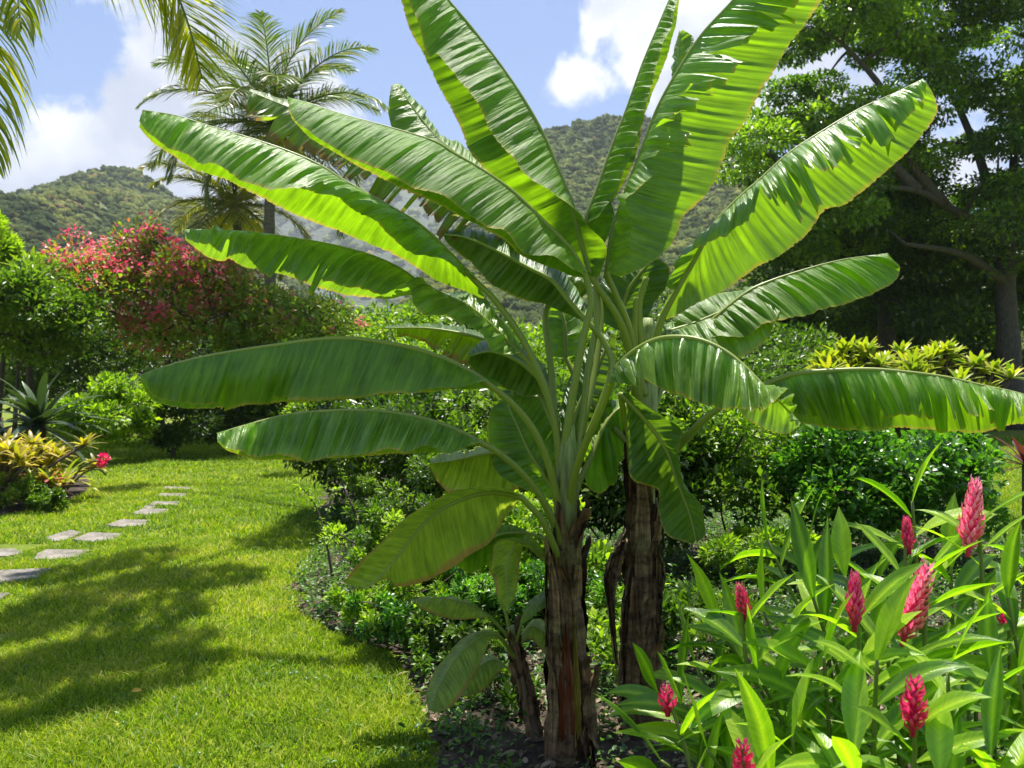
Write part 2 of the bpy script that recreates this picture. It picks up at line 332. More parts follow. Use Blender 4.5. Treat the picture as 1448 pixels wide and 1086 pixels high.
def patch(name, outline, lift, mat, step):
    x0, y0 = outline.min(0); x1, y1 = outline.max(0); xs = np.arange(x0, x1, step); ys = np.arange(y0, y1, step)
    X, Y = np.meshgrid(xs, ys); ins = inside(X, Y, outline); nx = len(xs)
    V = np.stack([X, Y, GZ(X, Y)+lift+.012*np.sin(X*13)*np.sin(Y*11)*ins], -1).reshape(-1, 3)
    i = np.arange(len(ys)-1)[:, None]*nx; j = np.arange(nx-1)[None]; f = np.stack([i+j, i+j+1, i+nx+j+1, i+nx+j], -1).reshape(-1, 4)
    k = ins.reshape(-1)[f].all(1); f = f[k]; used = np.unique(f); mp = np.zeros(len(V), int); mp[used] = np.arange(len(used))
    o = mesh_obj(name, V[used], mp[f], mat); o['kind'] = 'structure'; return o
patch('soil_bed', bl, .018, M['soil'], .05)
lb = np.array([G(u, v)[:2] for u, v in [(-120,740),(0,728),(60,714),(105,703),(128,690),(120,672),(80,664),(0,664),(-150,664)]])
lb = catmull(np.vstack([lb, lb[:1]]), 120)[:-1]; patch('flower_bed_soil', lb, .012, M['soil'], .06)
# stepping stones: outlines read off the photograph
m, t, p, out = bsdf_mat('stone')
co = objco(t); n1_ = noise_(t, 3, 6, co, .6); n2_ = noise_(t, 40, 3, co)
t.links.new(ramp(t, math_(t, 'ADD', math_(t, 'MULTIPLY', n1_, .6), math_(t, 'MULTIPLY', n2_, .4)), [(.36, (.05, .06, .025)), (.5, (.19, .165, .14)), (.68, (.33, .295, .26))]), p.inputs['Base Color'])
p.inputs['Roughness'].default_value = .8
b = t.nodes.new('ShaderNodeBump'); b.inputs['Distance'].default_value = .006; t.links.new(n1_, b.inputs['Height']); t.links.new(b.outputs[0], p.inputs['Normal']); M['stone'] = m
stones = [([(-60,808),(75,803),(50,817),(-20,826),(-80,826)], 'large grey paving slab at the left edge of the lawn, nearest whole one'),
    ([(-60,838),(15,838),(-10,852),(-80,852)], 'grey slab corner at the left edge nearest the camera'),
    ([(50,783),(66,776),(130,777),(112,787),(70,791),(48,790)], 'grey slab second nearest in the path, just right of a pinkish one'),
    ([(-30,777),(20,775),(33,781),(10,786),(-30,786)], 'pinkish worn slab at the left edge, half grown over'),
    ([(64,758),(100,747),(118,751),(88,763),(70,763)], 'pale slanted slab set left beside the path'),
    ([(102,763),(128,753),(176,755),(165,764),(128,767)], 'grey slab right of the slanted pale one'),
    ([(150,744),(172,736),(215,737),(206,745),(170,747)], 'grey slab in the middle of the path, alone in its row'),
    ([(186,728),(202,721),(242,722),(232,729),(205,731)], 'brownish grey slab below a small broken piece'),
    ([(200,720),(206,716),(222,717),(216,721)], 'small broken piece of slab in the path'),
    ([(210,716),(218,711),(258,711),(250,716)], 'narrow grey slab just beyond the broken piece'),
    ([(220,703),(226,699),(268,699),(262,704)], 'second farthest slab of the path'),
    ([(228,693),(232,689),(271,690),(268,694)], 'farthest slab of the path, beside the shaded lawn')]
for px, lab in stones:
    q = np.array([G(u, v+2)[:2] for u, v in px]); c0 = q.mean(0); g0 = np.array([c0[0], c0[1], GZ(*c0)+.012])
    rings = []
    for r_, z_ in ((1.0, -.06), (1.0, -.002), (.985, .004), (.95, .006)):
        rings.append(np.column_stack([c0+(q-c0)*r_, np.full(len(q), g0[2]+z_)]))
    n = len(q); V = np.vstack(rings); i = np.arange(3)[:, None]*n; j = np.arange(n)[None]; k = (j+1) % n
    f = np.stack([i+j, i+k, i+n+k, i+n+j], -1).reshape(-1, 4)[:, ::-1]
    o = mesh_obj('stepping_stone', V-g0, [f, np.array([[3*n+a_ for a_ in range(n)]])[:, ::-1]], M['stone'], smooth_=False); o.location = Vector(g0.tolist())
    tag(o, lab, 'stepping stone', 'stepping stones across the lawn')
stone_polys = [np.array([G(u, v+2)[:2] for u, v in px]) for px, _ in stones]
# grass blades
M['grass'] = foliage_mat('grass', [(0, (.06, .12, .008)), (.4, (.17, .25, .012)), (.75, (.28, .34, .018)), (1, (.46, .40, .10))], trans=.35, rough=.5, spec=.3, tcol=(1, 1.2, .3))
def grass(name, regions, label):
    Vs = []; As = []; n0 = 0; rg = np.random.default_rng(9)
    for (x0, x1, y0, y1, dens, h, wd) in regions:
        n = int((x1-x0)*(y1-y0)*dens); x = rg.uniform(x0, x1, n); y = rg.uniform(y0, y1, n)
        vis = np.abs(x) < y*.70+.4
        x, y = x[vis], y[vis]; k = ~inside(x, y, bl) & ~inside(x, y, lb)
        for sp in stone_polys: k &= ~inside(x, y, sp.mean(0)+(sp-sp.mean(0))*.90)
        # patchy density
        pat = np.sin(x*3.1+np.sin(y*2.3)*1.5)*np.sin(y*2.7+np.cos(x*1.9)*1.3); k &= (rg.uniform(size=len(x)) < .82+.25*pat)
        x, y, pat = x[k], y[k], pat[k]; n = len(x); z = GZ(x, y)
        hh = h*rg.uniform(.35, 1.35, n)*(1+.22*pat); az = rg.uniform(0, 6.28, n); ln = hh*rg.uniform(.2, 1.6, n); ww = wd*rg.uniform(.6, 1.3, n)
        fx = rg.uniform(0, 6.28, n); wx, wy = np.cos(fx)*ww/2, np.sin(fx)*ww/2; lx, ly = np.cos(az)*ln, np.sin(az)*ln
        v = np.empty((n, 5, 3)); b_ = np.stack([x, y, z-.004], 1); off = np.stack([wx, wy, np.zeros(n)], 1)
        m_ = np.stack([x+lx*.35, y+ly*.35, z+hh*.62], 1); tp = np.stack([x+lx, y+ly, z+hh], 1)
        v[:, 0] = b_-off; v[:, 1] = b_+off; v[:, 2] = m_+off*.8; v[:, 3] = m_-off*.8; v[:, 4] = tp
        Vs.append(v.reshape(-1, 3)); big = np.sin(x*.8+.5)*np.sin(y*.6+1)
        As.append(np.repeat(np.clip(.45+.24*rg.normal(size=n)+.12*pat+.20*big+.14*np.sin(x*6.1+y*2.2)*np.sin(y*7.3-x*3)+.35*(rg.uniform(size=n) < .05), 0, 1), 5))
    V = np.vstack(Vs); n = len(V)//5; i = (np.arange(n)*5)[:, None]
    o = mesh_obj(name, V, [np.hstack([i, i+1, i+2, i+3]), np.hstack([i+3, i+2, i+4])], M['grass'], attrs={'tint': np.concatenate(As)}); o['kind'] = 'stuff'; o['label'] = label; return o
grass('grass', [(-3.2, .6, 2.6, 5.2, 13000, .040, .0068), (-4.6, .2, 5.2, 8, 6500, .042, .0085), (-8, .2, 8, 13, 2600, .045, .012), (-12, 1, 13, 24, 900, .045, .018),
    (2.5, 9, 6.5, 13, 2600, .06, .009), (3, 16, 13, 24, 800, .06, .014)], 'short bright green lawn grass')
# litter on the soil: dead leaf scraps
M['litter'] = foliage_mat('litter', [(0, (.06, .035, .02)), (.6, (.22, .15, .09)), (1, (.38, .31, .22))], trans=.1, rough=.8)
rg = np.random.default_rng(3); n = 9500; x = rg.uniform(-1.9, 4.5, n); y = 3+rg.uniform(0, 1, n)**1.4*7; k = inside(x, y, bl); x, y = x[k], y[k]; n = len(x)
X_ = rg.normal(size=(n, 3))*np.array([1, 1, .25]); V, fs = scatter(TPL_OVAL, np.stack([x, y, GZ(x, y)+.03+rg.uniform(0, .02, n)], 1), X_, np.array([[0, 0, 1.]])+rg.normal(size=(n, 3))*.35, rg.uniform(.02, .085, n), rg.uniform(.01, .035, n))
a = Acc(); a.add(V, fs, np.repeat(rg.uniform(0, 1, n), 8)); o = a.obj('leaf_litter', M['litter']); tag(o, 'brown dead leaves and twigs littering the soil', kind='stuff')
g0 = G(185, 990); o_ = scatter(TPL_OVAL, np.array([g0+[0, 0, .045]]), np.array([[1, .2, .1]]), np.array([[0, -.4, 1.]]), np.array([.055]), np.array([.035]))
a = Acc(); a.add(o_[0]-g0, o_[1], .5); M['fallen'] = foliage_mat('fallen_leaf', [(0, (.55, .33, .02)), (1, (.55, .33, .02))], trans=.2); o = a.obj('fallen_leaf', M['fallen']); o.location = Vector(g0.tolist())
tag(o, 'small orange-yellow fallen leaf lying alone on the lawn', 'fallen leaf')

# small ground plants spread over the bed
M['gcover'] = foliage_mat('ground_cover', [(0, (.02, .06, .010)), (.5, (.06, .14, .018)), (1, (.16, .27, .03))], trans=.35)
rg = np.random.default_rng(44); n = 5200; x = rg.uniform(-2.2, 7, n); y = 3.1+rg.uniform(0, 1, n)**.9*7.7; k = inside(x, y, bl) & (rg.uniform(size=n) < .80+.20*smooth(y, 3.9, 5.0)); k &= np.hypot(x-.25, y-3.4) > .22
x, y = x[k], y[k]; nc = len(x); per = 30; kk = np.repeat(np.arange(nc), per); sz = rg.uniform(.04, .13, nc)
O = np.stack([x[kk]+rg.normal(size=len(kk))*sz[kk]*.6, y[kk]+rg.normal(size=len(kk))*sz[kk]*.6, GZ(x[kk], y[kk])+.02+np.abs(rg.normal(size=len(kk)))*sz[kk]*.9], 1)
X_ = rnd_dirs(rg, len(kk))*np.array([1, 1, .6])+np.array([0, 0, .25]); ls = rg.uniform(.018, .045, len(kk))
V, fs = scatter(TPL_OVAL, O, X_, np.array([[0, 0, 1.]])+rnd_dirs(rg, len(kk))*.6, ls, ls*.5)
a = Acc(); a.add(V, fs, np.repeat(np.clip(rg.normal(size=nc)*.22+.45, 0, 1)[kk], 8)); o = a.obj('ground_cover', M['gcover']); tag(o, 'low leafy ground cover spreading over the bed', kind='stuff')

# small broad-leaved weeds and clippings in the lawn
rg = np.random.default_rng(45); nc = 900; x = rg.uniform(-5, .3, nc); y = 3+rg.uniform(0, 1, nc)**1.3*9; k = ~inside(x, y, bl)
for sp in stone_polys: k &= ~inside(x, y, sp)
x, y = x[k], y[k]; nc = len(x); per = 9; kk = np.repeat(np.arange(nc), per)
O = np.stack([x[kk]+rg.normal(size=len(kk))*.012, y[kk]+rg.normal(size=len(kk))*.012, GZ(x[kk], y[kk])+.020+rg.uniform(0, .018, len(kk))], 1)
V, fs = scatter(TPL_OVAL, O, rnd_dirs(rg, len(kk))*np.array([1, 1, .3]), np.array([[0, 0, 1.]])+rnd_dirs(rg, len(kk))*.3, rg.uniform(.014, .034, len(kk)), rg.uniform(.007, .014, len(kk)))
a = Acc(); a.add(V, fs, np.repeat(np.clip(rg.normal(size=nc)*.2+.62, 0, 1)[kk], 8)); o = a.obj('lawn_weeds', M['gcover']); tag(o, 'tiny broad-leaved weeds growing among the lawn grass', kind='stuff')
# ------------------------------------------------------------------ banana leaves
def polyY(pts, Y0, Y1, bow=0):
    pts = np.asarray(pts, dtype=float); d = np.concatenate([[0], np.cumsum(np.linalg.norm(np.diff(pts, axis=0), axis=1))]); d /= d[-1]
    Ys = Y0+(Y1-Y0)*d+bow*np.sin(math.pi*d)
    return np.array([W(u, v, y) for (u, v), y in zip(pts, Ys)])
def banana_leaf(root, mid, A, B, Y0, Y1, pet=None, Ypet=None, sA=-1, sB=1, w=.30, bow=0, mat='banana', tearA=0, tearB=0, ripA=.012, ripB=.012,
                bulge=.10, slant=.05, rr=(.013, .003), pr=.017, seed=0, t0A=.25, t0B=.25, N=230, MM=8, jag=.012, curl=0, label=None, fringe=0, gap=.10):
    """a blade hung between three rails (rib, one edge, the other edge), each drawn from the base to the tip; sA/sB say
    whether that half leans to the camera (-) or away (+). The half-width is kept near w metres."""
    rg = np.random.default_rng(seed+17)
    P = catmull(polyY(mid, Y0, Y1, bow), N+1)
    Lm = np.linalg.norm(np.diff(P, axis=0), axis=1).sum(); t = np.linspace(0, 1, N+1)
    acc = Acc()
    def half(edge, sg, tears, rip, t0):
        if edge is None: return
        e2 = catmull(np.asarray(edge, dtype=float), N+1)           # pixels
        tt = np.clip(t+slant*np.sin(math.pi*t), 0, 1)
        e2 = np.stack([np.interp(tt, t, e2[:, k]) for k in range(2)], 1)
        prof = np.sin(math.pi*np.clip(t*.96+.03, 0, 1))**.55*w
        E = np.array([W(u, v, y) for (u, v), y in zip(e2, P[:, 1])])
        pr2 = ((E-P)[:, [0, 2]]**2).sum(1)
        dY = np.sqrt(np.maximum(prof**2-pr2, (prof*.30)**2))*np.sign(sg)*abs(sg)
        k = np.ones(25)/25; dY = np.convolve(np.pad(dY, 12, mode='edge'), k, 'valid')
        E = np.array([W(u, v, y+d) for (u, v), y, d in zip(e2, P[:, 1], dY)])
        D = E-P; T = unit(np.gradient(P, axis=0)); wd = np.linalg.norm(D, axis=1, keepdims=True)
        Nn = np.cross(T, D); Nn = unit(np.where(Nn[:, 2:3] < 0, -Nn, Nn))
        k = np.ones(25)/25
        Nn = unit(np.stack([np.convolve(np.pad(Nn[:, q], 12, mode='edge'), k, 'valid') for q in range(3)], 1))
        flip = (np.cross(T, D)[:, 2].mean() < 0)
        # ripples: sum of waves running across the blade
        ph = rg.uniform(0, 6.28, 8); fr = np.array([5, 11, 19, 31, 47, 71, 105, 150])*Lm/1.6*rg.uniform(.85, 1.15, 8); am = np.array([.45, .42, .38, .32, .26, .24, .2, .15])
        wav = sum(a*np.sin(f*t*3.1+p_+.8*np.sin(5*t+p_)) for a, f, p_ in zip(am[:3], fr, ph))
        wv2 = 1.25*sum(a*np.sin(f*t*3.1+p_+.8*np.sin(5*t+p_)) for a, f, p_ in zip(am[3:], fr[3:], ph[3:]))
        # strips between tears
        cuts = [0]
        if tears:
            lo, hi = int(N*t0), N-3
            cuts += sorted(set(rg.integers(lo, hi, tears).tolist()))
        cuts += [N]
        s = np.linspace(0, 1, MM+1)
        for a, b in zip(cuts[:-1], cuts[1:]):
            if b-a < 1: continue
            idx = np.arange(a, b+1); n = len(idx); tc = .5*(a+b)/N; torn = tears and b-a < N*.5
            q = (idx-a)/(b-a)
            drop = rg.normal()*.05 if torn else 0; short = 1-(rg.uniform(0, .16 if gap < .15 else .30) if torn else 0)
            s0 = rg.uniform(.15, .55); tw = rg.normal()*.25 if torn else 0
            jg = 1-np.abs(rg.normal(size=n))*jag
            if fringe and torn: short = 1-rg.uniform(0, fringe)
            S = s[None, :]*(short*jg)[:, None]
            g = smooth(S, s0, 1.0)
            base = P[idx][:, None]+D[idx][:, None]*S[..., None]
            # strips narrow and separate towards their ends
            if torn:
                cP = P[idx].mean(0)+(D[idx].mean(0))[None]*s[:, None]
                nar = (gap+.45*(1 if fringe else 0)*rg.uniform(.3, 1))*g
                base = base+(cP[None]-base)*nar[..., None]
            h = bulge*np.sin(math.pi*np.clip(S, 0, 1)*.8)*wd[idx]*1.0
            h = h+rip*(wav[idx][:, None]*(np.clip(S*1.6, 0, 1)*.45+.55*S**1.3)+wv2[idx][:, None]*np.clip(S*3, 0, 1)*(1-.8*smooth(S, .6, 1)))*np.minimum(1, wd[idx]/.15)
            h = h+g*(drop+tw*(q-.5)[:, None]*.12)*np.minimum(1, wd[idx]/.15)
            if torn: h = h+np.sin(math.pi*q)[:, None]*.45*g*min(.075, (b-a)/N*Lm)*rg.choice([-1, 1, 1])
            if curl: h = h-curl*smooth(S, .75, 1)*wd[idx]
            V = base+Nn[idx][:, None]*h[..., None]
            i = np.arange(n-1)[:, None]*(MM+1); j = np.arange(MM)[None]
            f = np.stack([i+j, i+j+1, i+MM+1+j+1, i+MM+1+j], -1).reshape(-1, 4)
            if flip: f = f[:, ::-1]
            uv = np.stack([np.repeat(idx/N*Lm, MM+1), np.tile(s, n)], 1)
            acc.add(V.reshape(-1, 3), f, .5, uv)
    half(A, sA, tearA, ripA, t0A); half(B, sB, tearB, ripB, t0B)
    lf = acc.obj('leaf', M[mat], root)
    if label: lf['label'] = label
    # rib and stalk: one tapering tube, a sub-part of the leaf
    rib = P-np.array([0, 0, .004])
    path = rib; r = np.linspace(rr[0], rr[1], N+1)
    if pet is not None:
        yp = Ypet if Ypet is not None else Y0
        K = polyY(pet, yp, Y0); K[-1] = rib[0]-(rib[1]-rib[0])*0.5
        K = catmull(K, 40); path = np.vstack([K[:-1], rib]); r = np.concatenate([np.linspace(pr, rr[0], 39)*(1+.35*np.exp(-np.linspace(0, 9, 39))), r])
    path = path[::1]; V, fs = tube(path, r, 8)
    a = Acc(); tt = np.repeat(np.linspace(0, 1, len(path)), 8); a.add(V, fs, .35+.5*tt)
    a.obj('midrib', M['petiole'], lf)
    return lf
def sheath_strip(acc, base, z0, z1, phi, dphi, rf, peel=.02, tint=.5, seed=0, seg=9, n=22, twist=0, ragged=.5):
    """a papery dried leaf sheath wrapped on a stem; its top loosens from the stem"""
    rg = np.random.default_rng(seed); t = np.linspace(0, 1, n); q = np.linspace(-1, 1, seg)
    ph = phi+twist*t[:, None]+dphi*q[None]*(1-.78*smooth(t, .55, 1.0))[:, None]*(.8+.2*smooth(t, 0, .2))[:, None]
    z = z0+(z1-z0)*t[:, None]+.03*rg.normal()*q[None]
    r = rf(z)+.005+peel*smooth(t, .62, 1)[:, None]**1.5+.007*np.sin(q*7+rg.uniform(0, 6)+t[:, None]*3)+.006*rg.normal(size=(n, 1))*.4+.006*(np.abs(q)**3)[None]*rg.uniform(-.3, 1.6)
    r = r+.014*np.abs(np.sin(t*9+rg.uniform(0, 6)))[:, None]*np.abs(q)[None]**2*rg.uniform(0, 1.4)
    r = np.maximum(r, rf(z)+.003)
    c = base(z)
    V = np.stack([c[0]+r*np.cos(ph), c[1]+r*np.sin(ph), z], -1).reshape(-1, 3)
    i = np.arange(n-1)[:, None]*seg; j = np.arange(seg-1)[None]
    f = np.stack([i+j, i+j+1, i+seg+j+1, i+seg+j], -1).reshape(-1, 4)
    uv = np.stack([np.tile((q+1)/2*dphi*.25+rg.uniform(0, 3), n), np.repeat(t*(z1-z0)+rg.uniform(0, 3), seg)], 1)
    acc.add(V, f, tint, uv)
def pseudostem(root, pts, zmin=-.03, name='pseudostem', mat='stem', seg=20):
    """pts: (u, v, halfwidth px, Y) from ground up"""
    C = np.array([W(u, v, Y) for u, v, h, Y in pts]); R = np.array([h/F*Y for u, v, h, Y in pts])
    z = np.linspace(zmin, C[-1, 2], 40); cx = np.interp(z, C[:, 2], C[:, 0]); cy = np.interp(z, C[:, 2], C[:, 1]); r = np.interp(z, C[:, 2], R)
    V, fs = tube(np.stack([cx, cy, z], 1), r, seg)
    a = Acc(); a.add(V, fs, .5); a.obj(name, M[mat], root)
    return (lambda zz: (np.interp(zz, z, cx), np.interp(zz, z, cy))), (lambda zz: np.interp(zz, z, r))
def dry_sheaths(root, base, rf, zs, n, seed, tmin=.2, tmax=.9, peel=.03):
    rg = random.Random(seed)
    for k in range(n):
        a = Acc(); z0 = rg.uniform(*zs[0]); z1 = z0+rg.uniform(*zs[1]); z1 = min(z1, zs[2])
        sheath_strip(a, base, z0, z1, rg.uniform(0, 6.28), rg.uniform(.45, .95), rf, peel*rg.uniform(.2, 1.3), rg.uniform(tmin, tmax), seed*100+k, twist=rg.uniform(-.5, .5))
        o = a.obj('dry_sheath', M['dry'], root)
FY, RY = 3.42, 3.72
front = empty('banana_plant', G(806, 1078), 'tall banana plant with a brown papery stem in front, its leaves reaching over the lawn', 'banana plant', 'banana plants of the clump')
rear = empty('banana_plant', G(905, 1045), 'banana plant right of the tallest one, its grey-brown stem ringed by dead sheaths', 'banana plant', 'banana plants of the clump')
fb, fr_ = pseudostem(front, [(810, 1085, 33, FY), (807, 1000, 28, FY), (802, 900, 22, FY), (800, 820, 18, FY), (799, 740, 17, FY), (800, 690, 16, FY), (803, 640, 14, FY), (804, 600, 8, FY)])
rb, rr_ = pseudostem(rear, [(905, 1050, 31, RY), (906, 960, 25, RY), (907, 850, 20, RY), (909, 700, 17, RY), (911, 560, 19, RY), (914, 490, 15, RY), (917, 450, 8, RY)])
dry_sheaths(front, fb, fr_, ((-.02, .75), (.35, .75), 1.08), 22, 3, .0, .8, .035)
dry_sheaths(rear, rb, rr_, ((-.02, .85), (.35, .8), 1.35), 24, 5, .15, .95, .022)
# wide sheath at each foot flaring out, the yellow strip and the curled scrap in front
a = Acc(); sheath_strip(a, fb, -.02, .55, -2.2, .75, lambda z: fr_(z)+.03*smooth(-z, -.5, .1), .05, .55, 77, twist=.2); a.obj('dry_sheath', M['dry'], front)
a = Acc(); sheath_strip(a, rb, -.02, .40, -1.9, .9, lambda z: rr_(z)+.012*smooth(-z, -.35, .05), .03, .8, 78, twist=-.3); a.obj('dry_sheath', M['dry'], rear)
a = Acc(); sheath_strip(a, rb, .35, 1.02, -1.35, .55, lambda z: rr_(z)+.008, .05, 1.0, 79, twist=.35); a.obj('dry_sheath', M['dry'], rear)
M['ylw'] = foliage_mat('yellow_sheath', [(0, (.20, .15, .02)), (1, (.30, .24, .03))], trans=.1)
a = Acc(); sheath_strip(a, fb, .12, .62, -1.42, .13, lambda z: fr_(z)+.018, .015, .5, 80, twist=.12); o = a.obj('dry_sheath', M['ylw'], front); o['label'] = 'yellow strip of sheath low on the stem'

M['redsheath'] = foliage_mat('red_sheath', [(0, (.07, .014, .007)), (1, (.16, .035, .012))], trans=.0, rough=.45, veins=True)
a = Acc(); sheath_strip(a, fb, .13, .60, -1.78, .25, lambda z: fr_(z)+.016, .006, .7, 81, twist=.10); o = a.obj('dry_sheath', M['redsheath'], front); o['label'] = 'smooth red-brown sheath low on the front of the stem'
for k, (b_, r_, rt_, z0, z1, ph, w_) in enumerate([(fb, fr_, front, .0, .5, -2.5, .3), (fb, fr_, front, .3, .95, -2.1, .28), (fb, fr_, front, .0, .42, -1.0, .3), (fb, fr_, front, .35, .9, -.9, .3), (rb, rr_, rear, .1, .7, -2.2, .35), (rb, rr_, rear, .6, 1.2, -1.6, .4), (rb, rr_, rear, .0, .5, -1.2, .35)]):
    a = Acc(); sheath_strip(a, b_, z0, z1, ph, w_, lambda z, r_=r_: r_(z)+.02, .045, .95, 300+k, twist=.25*(-1)**k); a.obj('dry_sheath', M['dry'], rt_)
# --- leaves. rails are (u, v) from leaf base to tip
R = lambda l: l[::-1]
# the long glossy leaf reaching to the upper left
banana_leaf(front, R([(202,155),(250,163),(298,178),(355,195),(410,214),(450,232),(485,254),(520,274),(553,293),(585,312),(611,333),(636,358),(657,380),(672,396)]),
    R([(197,172),(210,190),(228,203),(252,218),(273,229),(283,238),(316,243),(349,261),(381,272),(431,275),(467,283),(492,304),(525,311),(550,336),(586,362),(629,369),(657,383),(670,394)]),
    R([(196,180),(216,204),(245,222),(270,240),(291,247),(324,261),(381,290),(424,311),(485,333),(532,354),(575,374),(611,396),(647,410),(683,424),(676,405)]),
    3.42, 3.25, pet=[(797,690),(787,610),(770,545),(738,478),(700,425),(678,402)], Ypet=FY, w=.30, seed=1, ripA=.016, ripB=.006, slant=.06, label='long leaf reaching to the upper left with its edge rolled')
# broad leaf in front, upper left of centre
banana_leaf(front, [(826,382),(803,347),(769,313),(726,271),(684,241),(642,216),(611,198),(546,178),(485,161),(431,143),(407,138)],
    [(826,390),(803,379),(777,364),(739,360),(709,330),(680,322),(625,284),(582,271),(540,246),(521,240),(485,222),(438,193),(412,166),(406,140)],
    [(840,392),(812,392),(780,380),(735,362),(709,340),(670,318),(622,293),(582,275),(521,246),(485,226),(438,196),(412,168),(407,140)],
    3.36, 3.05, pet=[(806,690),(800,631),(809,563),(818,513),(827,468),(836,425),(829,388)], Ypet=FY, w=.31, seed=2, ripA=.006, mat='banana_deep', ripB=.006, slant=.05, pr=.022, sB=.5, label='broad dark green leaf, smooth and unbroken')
# tattered brown-edged leaf behind it
banana_leaf(front, [(842,400),(760,360),(700,310),(630,265),(560,222),(480,180),(406,150),(352,128)],
    [(830,420),(760,390),(700,352),(655,338),(611,322),(570,300),(530,280),(474,258),(431,234),(395,216),(352,182),(350,150)],
    [(835,390),(760,340),(700,292),(630,246),(560,204),(480,168),(406,143),(354,126)],
    3.78, 3.98, pet=[(808,690),(825,600),(842,520),(850,450),(843,410)], Ypet=FY, w=.30, seed=3, mat='banana_rag', tearA=34, ripA=.02, t0A=.12, fringe=.35, sB=.6, label='tattered leaf with a brown shredded edge')
# second leaf below, pointing left
banana_leaf(front, R([(261,324),(298,324),(352,327),(410,335),(467,345),(517,358),(560,376),(590,396),(625,415),(664,434),(700,465),(736,500)]),
    R([(261,334),(273,344),(298,353),(322,360),(338,365),(352,377),(374,387),(395,389),(424,406),(446,401),(467,409),(492,415),(514,416),(539,415),(568,408),(590,440),(640,460),(676,472),(692,490),(728,500)]),
    R([(262,340),(288,362),(313,372),(324,368),(352,380),(400,392),(460,414),(500,420),(540,426),(570,424),(620,420),(665,415),(700,440),(736,490)]),
    3.50, 3.35, pet=[(796,700),(790,650),(783,590),(765,540),(748,512),(738,501)], Ypet=FY, w=.29, seed=4, ripA=.030, tearA=5, t0A=.45, pr=.016, mat='banana_painted_sheen', sB=.7, label='narrow pleated leaf pointing left, silvery sheen painted into its colour')
# long level leaf at left
banana_leaf(front, R([(197,531),(236,516),(287,503),(338,494),(394,486),(445,479),(497,477),(548,484),(587,492),(630,507),(660,522),(686,538)]),
    R([(199,541),(214,563),(240,573),(287,578),(343,573),(394,569),(454,567),(497,563),(548,558),(583,558),(604,552),(634,549),(664,546),(684,541)]),
    R([(200,541),(214,566),(240,576),(287,580),(343,575),(394,571),(454,569),(497,566),(530,562),(560,560),(600,556),(640,552),(672,551),(711,547),(690,538)]),
    3.28, 2.92, pet=[(800,760),(790,715),(777,660),(757,612),(726,572),(700,546)], Ypet=FY, w=.27, seed=5, ripA=.012, ripB=.008, slant=.02, tearA=3, t0A=.3, sB=.5, pr=.02, label='long level leaf at the left with smooth green face')
# leaf under it
banana_leaf(front, R([(307,612),(351,599),(403,586),(458,580),(514,579),(565,584),(612,595),(647,608),(678,624)]),
    R([(308,625),(326,638),(364,648),(424,651),(480,648),(523,646),(548,640),(574,642),(600,636),(630,638),(655,631),(677,627)]),
    R([(308,626),(326,641),(364,651),(424,654),(480,651),(523,649),(548,644),(574,645),(600,640),(630,640),(655,634),(680,628)]),
    3.18, 2.75, pet=[(800,800),(790,760),(768,708),(737,668),(702,638),(684,628)], Ypet=FY, w=.25, seed=6, ripA=.030, ripB=.012, slant=.03, sB=.5, mat='banana_pale', pr=.018, label='pleated leaf below the level one, wavy lower edge')
# drooping lobe low left
banana_leaf(front, R([(516,832),(544,807),(578,764),(600,738),(630,715),(672,698),(707,695),(737,702)]),
    R([(520,832),(548,820),(565,831),(600,825),(642,803),(672,782),(694,768),(715,732),(732,708)]),
    R([(484,824),(505,800),(530,775),(557,752),(587,730),(625,703),(660,692),(700,690),(735,699)]),
    3.22, 2.85, pet=[(800,830),(790,790),(768,738),(748,712)], Ypet=FY, w=.26, seed=7, ripA=.004, ripB=.007, slant=.03, sA=.6, sB=-1, mat='banana_yellow', bulge=.05, label='drooping yellow-edged leaf low at the left')
# upright leaves at the top
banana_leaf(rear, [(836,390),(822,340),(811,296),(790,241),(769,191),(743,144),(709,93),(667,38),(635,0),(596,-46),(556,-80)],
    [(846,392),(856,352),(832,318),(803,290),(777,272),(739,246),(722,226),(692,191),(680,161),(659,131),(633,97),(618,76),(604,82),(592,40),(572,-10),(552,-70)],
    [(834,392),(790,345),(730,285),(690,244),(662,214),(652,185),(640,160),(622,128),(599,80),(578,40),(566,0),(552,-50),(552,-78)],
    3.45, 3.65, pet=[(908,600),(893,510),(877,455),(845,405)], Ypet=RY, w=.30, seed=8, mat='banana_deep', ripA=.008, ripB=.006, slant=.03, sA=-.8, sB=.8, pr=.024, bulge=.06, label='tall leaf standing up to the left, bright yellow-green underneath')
banana_leaf(front, [(838,402),(770,330),(700,262),(640,212),(616,192),(590,160),(566,126),(558,118)],
    [(826,402),(750,350),(690,290),(640,245),(600,222),(570,205),(552,178),(549,150),(553,122)],
    [(838,392),(775,318),(705,250),(645,205),(618,190),(592,155),(572,126),(560,118)],
    3.85, 4.05, pet=[(800,680),(786,600),(779,520),(772,440),(800,420),(830,405)], Ypet=FY, w=.24, seed=9, ripA=.008, slant=.03, label='leaf behind, only its upright tip showing')
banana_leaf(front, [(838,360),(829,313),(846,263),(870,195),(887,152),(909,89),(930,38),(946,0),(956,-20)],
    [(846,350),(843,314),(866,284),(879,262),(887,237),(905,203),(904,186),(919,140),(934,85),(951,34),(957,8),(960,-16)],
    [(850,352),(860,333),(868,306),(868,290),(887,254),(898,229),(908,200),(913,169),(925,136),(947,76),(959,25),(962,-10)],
    3.52, 3.75, pet=[(808,690),(822,600),(832,520),(845,440),(846,385)], Ypet=FY, w=.20, seed=10, mat='banana_deep', ripA=.014, ripB=.004, slant=.04, sA=-.7, sB=.9, label='narrow upright leaf at the top centre')
